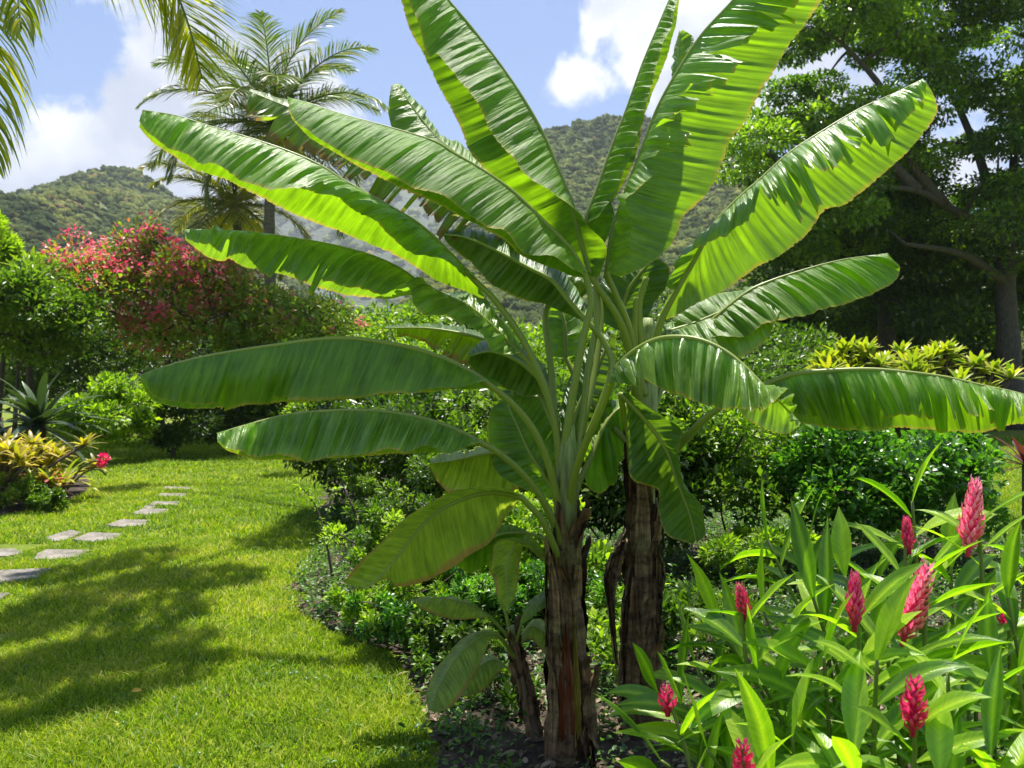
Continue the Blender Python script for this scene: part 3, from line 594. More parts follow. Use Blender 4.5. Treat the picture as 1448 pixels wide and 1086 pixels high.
banana_leaf(rear, [(858,384),(866,330),(884,275),(905,220),(930,152),(960,97),(992,48),(1032,4),(1072,-40),(1120,-76)],
    [(862,386),(890,362),(896,318),(890,280),(909,252),(934,214),(952,200),(972,176),(988,166),(1008,142),(1040,112),(1066,84),(1095,50),(1116,34),(1150,4),(1158,-30),(1130,-70)],
    [(880,392),(922,372),(952,345),(968,308),(985,292),(1010,262),(1027,224),(1034,200),(1057,174),(1074,140),(1095,106),(1125,57),(1142,34),(1164,0),(1170,-40),(1140,-74)],
    3.50, 3.45, pet=[(912,600),(900,520),(888,460),(870,410)], Ypet=RY, w=.34, seed=11, ripA=.016, ripB=.006, tearA=34, t0A=.28, gap=.24, slant=.05, mat='banana_pale', bulge=.08, pr=.022, label='largest upright leaf, slit along one edge and backlit')
banana_leaf(rear, [(905,400),(925,330),(945,230),(955,140),(962,45)], [(910,400),(935,330),(955,260),(966,160),(975,100),(981,56),(966,42)], [(903,398),(918,330),(936,240),(948,140),(958,60),(962,42)],
    3.95, 4.15, pet=[(912,590),(903,500),(901,440)], Ypet=RY, w=.22, seed=12, ripA=.012, label='greyish leaf half hidden behind the largest one')
# right hand leaves
banana_leaf(rear, [(962,400),(982,366),(1006,322),(1040,284),(1074,254),(1116,216),(1167,182),(1218,152),(1265,131),(1305,111)],
    [(940,425),(918,418),(930,392),(950,372),(975,362),(1002,353),(1036,342),(1057,326),(1083,319),(1091,306),(1116,293),(1130,279),(1155,267),(1172,245),(1193,252),(1218,238),(1244,208),(1269,196),(1290,175),(1311,150),(1310,120)],
    [(935,450),(950,452),(989,430),(1032,409),(1074,378),(1108,361),(1146,331),(1172,297),(1201,289),(1244,255),(1277,225),(1307,192),(1324,168),(1329,150),(1312,118)],
    3.60, 3.65, pet=[(915,600),(918,530),(934,457),(956,410)], Ypet=RY, w=.33, seed=13, ripA=.018, ripB=.006, tearA=34, t0A=.34, gap=.22, slant=.05, mat='banana_pale', bulge=.10, pr=.026, label='glossy leaf rising to the upper right, torn near its tip')
banana_leaf(rear, [(975,482),(1000,458),(1051,416),(1086,398),(1140,380),(1194,366),(1254,358)],
    [(985,478),(1033,479),(1064,475),(1086,460),(1122,451),(1158,442),(1198,433),(1239,415),(1264,400),(1271,382),(1258,360)],
    [(960,478),(952,450),(970,430),(1000,418),(1045,414),(1090,412),(1120,425),(1180,425),(1239,412),(1266,392),(1257,360)],
    3.92, 4.05, pet=[(915,640),(925,580),(945,525),(968,490)], Ypet=RY, w=.30, seed=14, ripA=.018, ripB=.010, slant=.05, sB=.9, label='leaf at the right below the glossy one, ribbed and drooping')
banana_leaf(rear, [(940,470),(985,455),(1020,440),(1060,425),(1110,420)], [(945,478),(990,486),(1020,500),(1050,505),(1085,480),(1108,425)], [(940,462),(980,440),(1020,424),(1070,410),(1110,415)],
    3.95, 3.95, pet=[(914,560),(920,500),(930,480)], Ypet=RY, w=.28, seed=15, ripA=.016, mat='banana_pale', label='pale leaf behind, in the gap right of the stems')
banana_leaf(front, [(862,546),(872,520),(895,497),(925,480),(955,475),(990,479),(1024,494),(1051,515),(1077,541),(1104,568),(1132,598)],
    [(852,541),(870,543),(889,545),(925,556),(952,569),(979,585),(1015,598),(1051,603),(1082,592),(1096,572),(1104,568),(1118,590),(1132,600)],
    [(864,540),(880,535),(900,520),(930,505),(960,510),(990,530),(1020,560),(1050,590),(1075,606),(1095,614),(1115,613),(1130,602)],
    3.02, 2.55, pet=[(806,720),(812,675),(827,630),(845,590),(857,560)], Ypet=FY, w=.26, seed=16, ripA=.040, slant=-.03, mat='banana_painted_sheen', sA=-1, sB=.3, tearA=4, bulge=.12, pr=.018, label='pale shiny leaf bending down towards the right in front')
banana_leaf(rear, [(1040,562),(1086,541),(1122,528),(1171,523),(1230,521),(1283,525),(1337,532),(1391,544),(1448,557),(1500,580)],
    [(1060,572),(1100,585),(1131,596),(1158,601),(1192,606),(1230,607),(1274,602),(1310,605),(1346,609),(1395,609),(1440,598),(1475,596),(1498,586)],
    [(1050,560),(1100,589),(1131,600),(1160,605),(1192,610),(1230,611),(1274,607),(1310,610),(1346,613),(1395,613),(1440,603),(1480,600),(1500,586)],
    3.28, 2.85, pet=[(912,700),(930,665),(955,636),(997,592),(1030,567)], Ypet=RY, w=.25, seed=17, ripA=.022, tearA=30, t0A=.08, gap=.26, slant=.01, sB=.5, bulge=.12, pr=.026, label='long level leaf reaching right, pleated and slit into strips')
# hanging leaves round the stems
banana_leaf(rear, [(878,556),(912,592),(942,634),(958,680),(975,725),(984,762)], [(884,562),(885,600),(886,650),(894,680),(930,694),(928,726),(943,757),(978,770)],
    [(888,556),(910,572),(940,592),(962,612),(953,650),(968,688),(990,715),(996,755),(984,768)],
    3.50, 3.40, pet=[(900,640),(885,600),(876,562)], Ypet=RY, w=.26, seed=18, ripA=.012, ripB=.012, sA=.5, sB=-.6, mat='banana_painted_shade', label='dark leaf hanging straight down in front of the right stem')
banana_leaf(front, [(832,455),(805,425),(781,396),(745,376),(700,352),(660,335),(628,330)], [(836,462),(811,450),(773,433),(735,425),(701,408),(659,370),(632,345),(626,333)],
    [(834,445),(815,410),(790,380),(745,355),(700,335),(660,325),(630,328)],
    3.48, 3.70, pet=[(803,700),(818,645),(842,592),(865,520),(852,480),(836,460)], Ypet=FY, w=.27, seed=19, ripA=.008, sA=.7, mat='banana_painted_shade', label='shaded leaf in the middle, seen from beneath')
banana_leaf(front, [(776,552),(758,530),(730,508),(695,496),(664,502)], [(776,556),(740,560),(711,551),(680,538),(662,514)], [(778,545),(765,520),(735,492),(695,484),(662,498)],
    3.62, 3.70, pet=[(797,680),(790,620),(780,565)], Ypet=FY, w=.22, seed=20, ripA=.010, sA=.7, mat='banana_painted_shade', label='small dark leaf behind the left stalks')
banana_leaf(front, [(748,520),(720,500),(690,482),(650,470),(600,463),(544,463)], [(740,522),(715,520),(690,512),(660,506),(630,500),(600,490),(575,480),(546,466)], [(750,512),(715,492),(664,473),(600,461),(545,462)],
    3.85, 4.0, pet=[(798,690),(790,620),(765,545)], Ypet=FY, w=.22, seed=21, ripA=.012, sA=.8, tearA=7, mat='banana_rag', label='small spotted leaf between the long ones')
banana_leaf(front, [(790,700),(768,668),(750,640),(736,610),(722,580),(716,562)], [(775,706),(735,690),(700,668),(688,625),(690,585),(712,562)], [(794,680),(790,640),(788,600),(775,570),(745,558),(718,560)],
    3.72, 3.78, pet=[(803,760),(795,720)], Ypet=FY, w=.26, seed=22, ripA=.006, sA=.5, sB=.5, label='bright translucent leaf behind the left stalks')
banana_leaf(front, [(770,650),(730,640),(690,640),(640,650),(608,654)], [(770,660),(735,690),(690,712),(643,706),(620,685),(608,660)], [(768,645),(730,628),(695,634),(645,644),(610,650)],
    3.80, 3.85, pet=[(800,740),(788,690),(775,660)], Ypet=FY, w=.24, seed=23, ripA=.012, sA=.8, mat='banana_yellow', label='small yellow-tipped leaf behind at the left')
banana_leaf(rear, [(800,505),(800,480),(798,455),(790,430),(778,400)], [(782,505),(776,480),(772,450),(772,425),(776,402)], [(812,502),(822,480),(820,455),(808,425),(782,400)],
    3.92, 4.0, pet=[(900,640),(830,560),(802,510)], Ypet=RY, w=.22, seed=24, ripA=.006, sA=.5, sB=.5, label='bright leaf seen through the fan of stalks')
banana_leaf(rear, [(880,470),(880,440),(888,410),(905,385),(925,365)], [(850,455),(848,425),(852,395),(875,368),(920,360)], [(915,462),(925,435),(945,405),(950,380),(928,365)],
    3.80, 3.78, pet=[(908,590),(895,520),(882,475)], Ypet=RY, w=.26, seed=25, ripA=.008, mat='banana_painted_shade', sA=.5, sB=.5, label='shaded leaf at the crown centre')
banana_leaf(front, [(838,640),(850,610),(862,590),(880,575),(905,580)], [(828,650),(835,690),(860,695),(885,640),(905,588)], [(836,625),(846,596),(862,574),(885,566),(905,576)],
    3.66, 3.80, pet=[(806,740),(816,690),(832,652)], Ypet=FY, w=.22, seed=26, ripA=.008, sA=.5, label='leaf between the two stems')
banana_leaf(front, [(858,560),(835,600),(815,640),(842,670)][:3], [(866,575),(872,610),(862,650),(838,668)], [(850,556),(828,585),(812,625)], 3.85, 3.95, w=.2, seed=27, ripA=.008, sA=.5, sB=.5)
# low leaf with a pale hanging tip beside the stem
banana_leaf(front, [(780,800),(757,777),(738,763),(724,775),(716,810),(718,862)], [(776,790),(758,765),(742,757),(740,780),(733,812),(724,856)], [(762,790),(738,772),(705,765),(696,792),(700,836),(712,864)],
    3.36, 3.25, pet=[(803,870),(796,825),(786,806)], Ypet=FY, w=.17, seed=28, ripA=.010, ripB=.012, sA=.4, sB=-.7, pr=.014, rr=(.009, .003), mat='banana_yellow', label='small leaf hanging down close to the stem')
banana_leaf(front, [(745,752),(715,753),(690,762),(660,778),(640,790)], [(742,765),(715,782),(690,800),(665,812),(643,798)], [(742,748),(712,746),(685,752),(655,770),(640,786)],
    3.50, 3.45, w=.2, seed=29, ripA=.008, sA=.5, pet=[(796,790),(775,765),(750,752)], Ypet=FY, pr=.01, rr=(.007, .003))
banana_leaf(front, [(800,640),(812,590),(830,545),(850,505),(866,470)], [(812,650),(835,610),(858,570),(872,530),(872,475)], [(792,620),(796,570),(812,520),(838,485),(862,466)],
    3.74, 3.86, pet=[(802,730),(800,680),(800,650)], Ypet=FY, w=.24, seed=41, ripA=.008, sA=.6, sB=.5, mat='banana_painted_shade', label='dark young leaf standing behind the fan of stalks')
banana_leaf(front, [(765,640),(745,600),(728,560),(716,520),(706,486)], [(785,630),(775,590),(762,550),(745,510),(712,484)], [(750,645),(722,610),(702,565),(695,520),(700,488)],
    3.80, 3.92, pet=[(798,740),(788,690),(774,655)], Ypet=FY, w=.24, seed=42, ripA=.008, sA=.5, sB=.6, mat='banana_painted_shade', label='dark leaf behind the left stalks, upper one')
# extra stalks without blades (cut petioles by the right stem)
a = Acc()
for pts, r0 in ((((914,540),(906,480),(904,430),(914,392)), .017), (((912,560),(899,500),(899,440),(900,420)), .016)):
    V, fs = tube(catmull(polyY(pts, RY-.05, RY-.1), 24), np.linspace(r0*1.2, r0*.8, 24), 8); a.add(V, fs, .5)
a.obj('cut_stalk', M['petiole'], rear)
a = Acc()
for k, (pts, r0) in enumerate([(((905,1040),(925,990),(922,900),(905,800)), .012)]):
    V, fs = tube(catmull(polyY(pts, RY-.1, RY-.12), 24), np.linspace(r0, r0*.5, 24), 6); a.add(V, fs, .2)
# dead leaf hanging between the stems
def dead_leaf(root, path, w0, Y, seed, tint=.8):
    rg = np.random.default_rng(seed); P = catmull(polyY(path, Y, Y), 40); t = np.linspace(0, 1, 40); q = np.linspace(-1, 1, 13)
    wd = w0*(np.interp(t, [0, .3, .5, 1], [.1, 1, .45, .15]))[:, None]
    X = q[None]*wd*(.8+.3*rg.normal(size=(1, 13))*.2); Yd = .035*np.sin(q*8+rg.uniform(0, 6)+t[:, None]*2.5)*np.ones((40, 1))+.02*rg.normal(size=(1, 13))
    V = np.stack([P[:, 0:1]+X, P[:, 1:2]+Yd, P[:, 2:3]-.05*np.abs(q)[None]+.01*rg.normal(size=(40, 13))], -1).reshape(-1, 3)
    i = np.arange(39)[:, None]*13; j = np.arange(12)[None]; f = np.stack([i+j, i+j+1, i+13+j+1, i+13+j], -1).reshape(-1, 4)
    a = Acc(); a.add(V, f, tint, np.stack([np.tile((q+1)*.08, 40), np.repeat(t*.8, 13)], 1)); o = a.obj('dead_leaf', M['dry'], root); return o
dead_leaf(rear, [(884,745),(868,785),(862,815),(864,850),(868,890),(872,930)], .050, 3.62, 4, 1.0)
dead_leaf(rear, [(890,800),(882,860),(880,930),(878,990)], .018, 3.66, 5, .6)
dead_leaf(rear, [(928,760),(934,800),(932,850),(928,900)], .03, 3.58, 9, .9)
dead_leaf(front, [(786,735),(776,775),(772,820),(776,860)], .026, 3.38, 10, .85)
dead_leaf(front, [(778,880),(776,930),(778,980),(790,1040)], .03, 3.40, 6, .6)
dead_leaf(front, [(828,1010),(834,1050),(836,1084)], .05, 3.30, 7, 1.0)
# stump of a third stem at the left foot of the front plant and the young sucker
suck = empty('banana_sucker', G(757, 1052), 'young knee-high banana sucker with small pale leaves left of the main stem', 'banana plant')
SY = 3.54
sb, sr = pseudostem(suck, [(758, 1050, 12, SY), (747, 1000, 9, SY), (737, 950, 7, SY), (728, 915, 6, SY), (722, 885, 5, SY)], mat='stem_small', seg=12)
a = Acc()
for k in range(9): sheath_strip(a, sb, .02+.04*k, .2+.045*k, k*2.4, .9, sr, .012, .75, 200+k, twist=.3)
a.obj('dry_sheath', M['dry'], suck)
banana_leaf(suck, [(716,868),(704,835),(694,800),(686,775),(682,762)], [(722,866),(716,835),(702,800),(690,772)], None, SY, SY+.1, pet=[(724,905),(720,885)], Ypet=SY, w=.05, seed=31, ripA=.003, pr=.012, rr=(.008, .003), label='rolled new leaf standing up')
banana_leaf(suck, R([(581,848),(604,846),(630,846),(655,851),(675,859),(692,870)]), R([(583,852),(604,866),(625,873),(643,877),(665,876),(690,873)]), R([(582,850),(610,848),(640,850),(670,862),(692,869)]),
    SY-.05, SY-.25, pet=[(728,920),(716,898),(702,880)], Ypet=SY, w=.12, seed=32, ripA=.006, pr=.010, rr=(.007, .002), mat='banana_yellow')
banana_leaf(suck, [(738,880),(746,862),(760,848),(775,842),(792,842)], [(740,882),(755,872),(770,862),(783,852)], [(738,874),(748,854),(762,842),(780,838),(792,840)],
    SY-.05, SY-.1, pet=[(726,920),(732,900)], Ypet=SY, w=.10, seed=33, ripA=.005, pr=.009, rr=(.006, .002))
banana_leaf(suck, [(708,900),(694,896),(672,904),(648,926),(624,962),(609,1004)], [(706,904),(694,905),(680,935),(662,966),(640,998),(614,1009)], [(704,894),(686,891),(664,898),(642,916),(616,950),(604,985),(606,1005)],
    SY-.08, SY-.45, pet=[(732,935),(722,912)], Ypet=SY, w=.15, seed=34, ripA=.006, ripB=.006, sA=-.4, sB=.4, pr=.011, rr=(.008, .002), mat='banana_yellow', label='drooping yellowing leaf blotched brown')
banana_leaf(suck, [(712,940),(696,932),(678,942),(662,960),(650,982)], [(712,945),(700,955),(688,972),(668,984),(654,985)], [(708,935),(690,928),(668,936),(655,955),(648,975)],
    SY+.02, SY-.1, pet=[(734,955),(722,945)], Ypet=SY, w=.10, seed=35, ripA=.006, pr=.008, rr=(.005, .002), mat='banana_yellow', label='small yellow leaf')
banana_leaf(suck, [(735,905),(750,885),(765,890),(778,905),(785,935)], [(736,910),(752,905),(765,920),(780,940)], [(736,898),(752,878),(770,880),(784,900),(788,930)],
    SY+.05, SY, pet=[(730,940),(732,920)], Ypet=SY, w=.09, seed=36, ripA=.005, pr=.007, rr=(.005, .002), mat='banana_yellow')
# ------------------------------------------------------------------ shrubs and trees
FM = {
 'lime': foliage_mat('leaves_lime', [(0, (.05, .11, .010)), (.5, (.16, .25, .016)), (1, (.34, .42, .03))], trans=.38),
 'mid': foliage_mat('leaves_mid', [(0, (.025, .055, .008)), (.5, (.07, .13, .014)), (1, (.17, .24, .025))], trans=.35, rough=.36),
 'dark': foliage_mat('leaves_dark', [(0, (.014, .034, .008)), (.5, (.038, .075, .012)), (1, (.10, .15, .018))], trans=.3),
 'wine': foliage_mat('leaves_wine', [(0, (.05, .012, .02)), (1, (.18, .04, .06))], trans=.25),
 'bronze': foliage_mat('leaves_bronze', [(0, (.10, .10, .02)), (.5, (.34, .26, .03)), (1, (.52, .38, .04))], trans=.35),
 'yellow': foliage_mat('leaves_yellow', [(0, (.11, .18, .02)), (.5, (.32, .33, .025)), (1, (.52, .42, .035))], trans=.3),
 'hedge': foliage_mat('leaves_hedge', [(0, (.03, .085, .012)), (.5, (.07, .18, .018)), (1, (.15, .29, .025))], trans=.35, rough=.32, spec=.6),
 'autumn': foliage_mat('leaves_mixed', [(0, (.06, .12, .015)), (.45, (.15, .24, .025)), (.80, (.30, .32, .04)), (.94, (.36, .22, .05)), (1, (.45, .13, .10))], trans=.35),
 'tree': foliage_mat('leaves_tree', [(0, (.03, .07, .008)), (.5, (.10, .17, .014)), (1, (.24, .33, .025))], trans=.42, rough=.34, spec=.55),
 'palm': foliage_mat('palm_leaflets', [(0, (.04, .08, .02)), (.5, (.10, .15, .035)), (.85, (.20, .21, .06)), (1, (.30, .20, .08))], trans=.25, rough=.4, spec=.45),
 'palm_o': foliage_mat('palm_leaflets_olive', [(0, (.06, .09, .02)), (.5, (.16, .17, .04)), (1, (.36, .25, .09))], trans=.3, rough=.42, spec=.4),
 'palm_y': foliage_mat('palm_leaflets_yellow', [(0, (.16, .20, .015)), (.5, (.42, .38, .02)), (1, (.62, .46, .05))], trans=.45, rough=.35),
 'pinkfl': foliage_mat('pink_blossom', [(0, (.48, .05, .09)), (.6, (.68, .13, .22)), (1, (.78, .34, .38))], tcol=(1.0, .55, .7), trans=.35),
 'agave': foliage_mat('strap_leaves', [(0, (.025, .05, .02)), (1, (.09, .13, .055))], trans=.12, rough=.35),
 'ginger': foliage_mat('ginger_leaves', [(0, (.05, .13, .010)), (.5, (.16, .29, .016)), (1, (.34, .47, .03))], trans=.42, rough=.34, veins=True, spec=.6, tcol=(1.1, 1.3, .25)),
 'gred': foliage_mat('crimson_bracts', [(0, (.48, .008, .09)), (.5, (.72, .025, .18)), (1, (.86, .13, .34))], tcol=(1.0, .55, .7), trans=.25, rough=.3, spec=.6),
 'gpink': foliage_mat('pink_bracts', [(0, (.66, .025, .19)), (.45, (.86, .15, .36)), (1, (.95, .56, .68))], tcol=(1.0, .55, .7), trans=.28, rough=.3, spec=.6),
}
BK = {'brown': bark_mat('bark_brown', (.035, .025, .018), (.12, .09, .065)), 'grey': bark_mat('bark_grey', (.03, .025, .02), (.11, .09, .07), (3, 3, 1), 6), 'palm': bark_mat('palm_bark', (.08, .065, .05), (.24, .20, .16), (1, 1, 9), 3),
      'green': foliage_mat('green_stem', [(0, (.09, .14, .03)), (1, (.16, .20, .05))], trans=.05)}
def leaf_cloud(rg, centers, radii, n, L, wr, up=.5, flat=1.0, tilt=.7, tint=(.5, .22)):
    """n leaves through the clumps; each leaf grows outward from its clump's middle"""
    k = rg.integers(0, len(centers), n); C = centers[k]; r = radii[k]
    d = rnd_dirs(rg, n); rad = rg.uniform(.25, 1.08, n)**.6
    O = C+d*(r*rad)[:, None]*np.array([1, 1, flat])
    X = d*.8+rnd_dirs(rg, n)*tilt+np.array([0, 0, up])*.5; Z = np.array([0, 0, 1.])+rnd_dirs(rg, n)*.75
    Ls = L*rg.uniform(.42, 1.45, n)
    clump_t = rg.normal(size=len(centers))*tint[1]*.6
    T = np.clip(tint[0]+clump_t[k]+rg.normal(size=n)*tint[1], 0, 1)
    return O, X, Z, Ls, Ls*wr, T
def foliage_obj(name, root, pieces, mat, tpl=TPL_DIAMOND):
    a = Acc(); nv = len(tpl[0])
    for (O, X, Z, Ls, Ws, T) in pieces:
        V, fs = scatter(tpl, O, X, Z, Ls, Ws); a.add(V, fs, np.repeat(T, nv))
    return a.obj(name, mat, root)
def grow(rg, nodes, pads, r0=.05, minr=.006, sag=.1, seg=6):
    """join every pad to the nearest point of the wood already grown"""
    a = Acc(); nodes = [np.asarray(x, float) for x in nodes]; base = nodes[0]
    arr = np.array(nodes)
    order = np.argsort([np.min(np.linalg.norm(arr-p, axis=1)) for p in pads])
    for q in order:
        p = pads[q]; d = np.linalg.norm(arr-p, axis=1)+.6*np.maximum(0, arr[:, 2]-p[2]); b = arr[d.argmin()]; l = np.linalg.norm(p-b)
        mid = (b+p)/2+rg.normal(size=3)*l*.10+np.array([0, 0, sag*l]); P = catmull([b, mid, p], 9)
        V, fs = tube(P, np.linspace(max(minr*2, r0*min(1, l/2.5)), minr, 9), seg); a.add(V, fs, .5); arr = np.vstack([arr, P[3:]])
    return a
def shrub(name, loc, rx, ry, h, n, L, mat, label, cat='shrub', group=None, seed=0, clumps=None, wr=.5, bark='brown', tpl=TPL_DIAMOND, low=.12, tint=(.5, .22), up=.5, stems=True, shape=1.0, flowers=None, cr=.30):
    rg = np.random.default_rng(seed+1000); loc = np.array([loc[0], loc[1], GZ(loc[0], loc[1])])
    root = empty(name, loc, label, cat, group)
    nc = clumps or 26
    d = rnd_dirs(rg, nc); d[:, 2] = np.abs(d[:, 2])*rg.choice([1, 1, 1, -.6], nc)
    rr = rg.uniform(.35, 1.0, nc)**.5
    zc = h*(.5+low*.5); rz = h*(.5-low*.5)
    C = np.array([loc[0], loc[1], zc+loc[2]])+d*rr[:, None]*np.array([rx, ry, rz])*(.80+.35*rg.uniform(size=(nc, 1))*shape)
    R = cr*min(rx, h*.6)*rg.uniform(.6, 1.25, nc)
    C[:, 2] = np.maximum(C[:, 2], loc[2]+R*.7)
    foliage_obj('foliage', root, [leaf_cloud(rg, C, R, n, L, wr, up=up, flat=.85, tint=tint)], FM[mat], tpl)
    if stems:
        nodes = [loc+np.array([0, 0, -.05]), loc+np.array([0, 0, .12*h])]
        a = grow(rg, nodes, C, r0=max(.012, .018*h), minr=max(.003, .004*h), seg=5)
        V, fs = tube([loc+[0, 0, -.08], loc+[0, 0, .15*h]], [.03*h+.01, .025*h+.008], 7); a.add(V, fs, .5)
        a.obj('stem', BK[bark], root)
    if flowers is not None:
        nf, fl, fm, cond = flowers
        kk = [i for i in range(nc) if cond(C[i]-loc)] or [0]
        fc = np.repeat(C[kk], 1, 0); nfc = nf
        pk = rg.integers(0, len(kk), nfc); fcen = C[np.array(kk)[pk]]+unit(rnd_dirs(rg, nfc)+[0, -.5, .6])*(R[np.array(kk)[pk]]*1.05)[:, None]
        foliage_obj('blossom', root, [leaf_cloud(rg, fcen, np.full(nfc, fl*1.6), nfc*16, fl, .7, tint=(.5, .3))], FM[fm])
    return root
def P2(u, Y, v=None): return ((u-CU)/F*Y, Y)
# weedy undergrowth along the lawn, left of the bananas
rw = random.Random(11)
low_labels = [((452, 872), .30, .34, 'low leafy weed at the very tip of the planting bed, beside the lawn edge'), ((492, 900), .34, .36, 'low weed on the lawn edge, second along from the bed tip'), ((540, 925), .34, .34, 'low weed on the lawn edge left of the drooping banana leaf'),
    ((585, 955), .28, .26, 'small weed under the drooping yellow-edged banana leaf'), ((520, 868), .42, .62, 'bushy weed with lime leaves behind the low ones on the lawn edge'), ((466, 835), .36, .62, 'bushy bright weed leaning out over the lawn'),
    ((590, 890), .42, .60, 'dense weed below the drooping banana leaf, dark inside'), ((655, 905), .42, .52, 'leafy weed behind the young banana sucker at its left'), ((560, 835), .50, .95, 'tall lime-leaved weed in the middle of the planting bed'),
    ((640, 850), .50, .85, 'green shrub hidden behind the drooping banana leaf'), ((505, 800), .50, .95, 'straggly shrub on the bed edge with thin arching twigs'), ((700, 870), .42, .75, 'shrub directly behind the young banana sucker'),
    ((745, 900), .34, .50, 'shrub filling the gap between the sucker and the main stem'), ((470, 762), .45, .80, 'sparse twiggy shrub farthest along the left edge of the bed')]
for i, (px, r, h, lab) in enumerate(low_labels):
    g = G(*px); g = g+np.array([.20+.3*(i in (0, 5, 10, 13)), .1, 0]); shrub('weedy_shrub', g, r*.88, r*.88, h*.92, int(3600*(.6+h)), .038 if h < .7 else .045, ['mid', 'lime', 'hedge', 'mid', 'lime'][i % 5], lab, 'shrub', 'weedy shrubs along the lawn edge', seed=i+1, clumps=26, wr=.42, tpl=TPL_OVAL, bark='green' if i % 2 else 'brown', low=.02, tint=(.55, .30), shape=2.6, cr=.22)
# thin arching twigs standing out of the weeds
rg = np.random.default_rng(21)
for i, (pts, Y) in enumerate([([(470, 815), (462, 770), (452, 730), (440, 705), (425, 688)], 6.0), ([(466, 770), (462, 735), (470, 700), (478, 690)], 6.1), ([(512, 760), (500, 720), (486, 690), (478, 650), (470, 620)], 6.6), ([(560, 770), (575, 720), (572, 690)], 6.3), ([(620, 800), (640, 740), (632, 700)], 6.0)]):
    P = catmull(polyY(pts, Y, Y+.1), 24); rt_ = empty('weed_twig', (P[0][0], P[0][1], 0), ['thin twig leaning left over the lawn edge from the weeds', 'short twig beside the leaning one at the lawn edge', 'tall thin dark twig rising under the lower pleated leaf', 'twig among the weeds right of the tall thin one', 'twig in the weeds nearest the drooping banana leaf'][i], 'twig', 'bare twigs in the weeds')
    V, fs = tube(P, np.linspace(.012, .004, 24), 5); a = Acc(); a.add(V, fs, .5); a.obj('stem', BK['brown'], rt_)
    n = 46; k = rg.integers(4, 24, n); X_ = rnd_dirs(rg, n)*np.array([1, 1, .6])+np.array([0, 0, .3])
    foliage_obj('foliage', rt_, [(P[k], X_, np.array([[0, 0, 1.]])+rnd_dirs(rg, n)*.4, rg.uniform(.04, .08, n), rg.uniform(.015, .03, n), np.clip(rg.normal(size=n)*.2+.5, 0, 1))], FM['lime'], TPL_OVAL)
# taller dark hedge behind the bananas
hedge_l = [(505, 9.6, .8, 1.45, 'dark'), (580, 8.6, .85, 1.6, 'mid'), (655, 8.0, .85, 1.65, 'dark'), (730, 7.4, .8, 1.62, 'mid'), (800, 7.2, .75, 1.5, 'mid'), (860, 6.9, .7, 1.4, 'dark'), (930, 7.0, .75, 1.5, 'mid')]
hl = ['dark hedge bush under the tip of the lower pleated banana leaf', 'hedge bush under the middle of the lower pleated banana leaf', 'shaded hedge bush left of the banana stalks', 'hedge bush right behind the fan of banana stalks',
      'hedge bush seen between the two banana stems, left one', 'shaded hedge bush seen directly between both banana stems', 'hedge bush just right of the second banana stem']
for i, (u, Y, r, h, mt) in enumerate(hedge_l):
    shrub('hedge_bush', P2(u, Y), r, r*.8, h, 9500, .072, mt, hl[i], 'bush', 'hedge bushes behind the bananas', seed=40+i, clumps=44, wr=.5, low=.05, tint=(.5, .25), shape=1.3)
# right hand bushes
shrub('twiggy_bush', P2(1030, 7.3), .85, .6, 1.42, 7500, .062, 'lime', 'open twiggy bush with thin dark stems, under the pale bent banana leaf', 'bush', seed=60, clumps=50, wr=.48, low=.45, tint=(.4, .3), shape=1.5, cr=.26)
shrub('leafy_bush', P2(1185, 6.8), .70, .6, 1.22, 15000, .058, 'hedge', 'thick bright green bush below the level banana leaf, left half of the pair', 'bush', 'bright bushes behind the gingers', seed=61, clumps=60, wr=.6, low=.05, tpl=TPL_OVAL, tint=(.5, .28))
shrub('leafy_bush', P2(1315, 7.0), .62, .6, 1.16, 13000, .058, 'hedge', 'thick bright green bush at right, next to the open grass', 'bush', 'bright bushes behind the gingers', seed=62, clumps=55, wr=.6, low=.05, tpl=TPL_OVAL, tint=(.5, .28))
shrub('low_bush', P2(1090, 6.2), .55, .5, .5, 5000, .06, 'lime', 'low pale green plants at the foot of the twiggy bush', 'bush', seed=63, clumps=26, wr=.4, low=.02, tpl=TPL_OVAL)
shrub('low_bush', P2(900, 4.9), .35, .3, .34, 1700, .06, 'lime', 'low weed between the two banana stems', 'bush', seed=64, clumps=20, wr=.4, low=.02, tpl=TPL_OVAL)
shrub('low_bush', P2(855, 4.3), .2, .2, .3, 800, .05, 'lime', 'small weed just behind the main stem at its right foot', 'bush', seed=65, clumps=14, wr=.4, low=.02, tpl=TPL_OVAL)
shrub('low_bush', P2(990, 4.6), .45, .4, .38, 2600, .06, 'mid', 'shaded low plant right of the second stem', 'bush', seed=66, clumps=22, wr=.4, low=.02, tpl=TPL_OVAL)
shrub('low_bush', P2(690, 3.95), .3, .22, .16, 1400, .04, 'mid', 'short ground plant at the foot of the young sucker', 'bush', seed=67, clumps=24, wr=.4, low=.02, stems=False)
shrub('low_bush', P2(765, 5.6), .45, .4, .55, 3200, .065, 'lime', 'yellow-green weed lit between sucker and main stem', 'bush', seed=68, clumps=24, wr=.45, low=.02, tpl=TPL_OVAL)
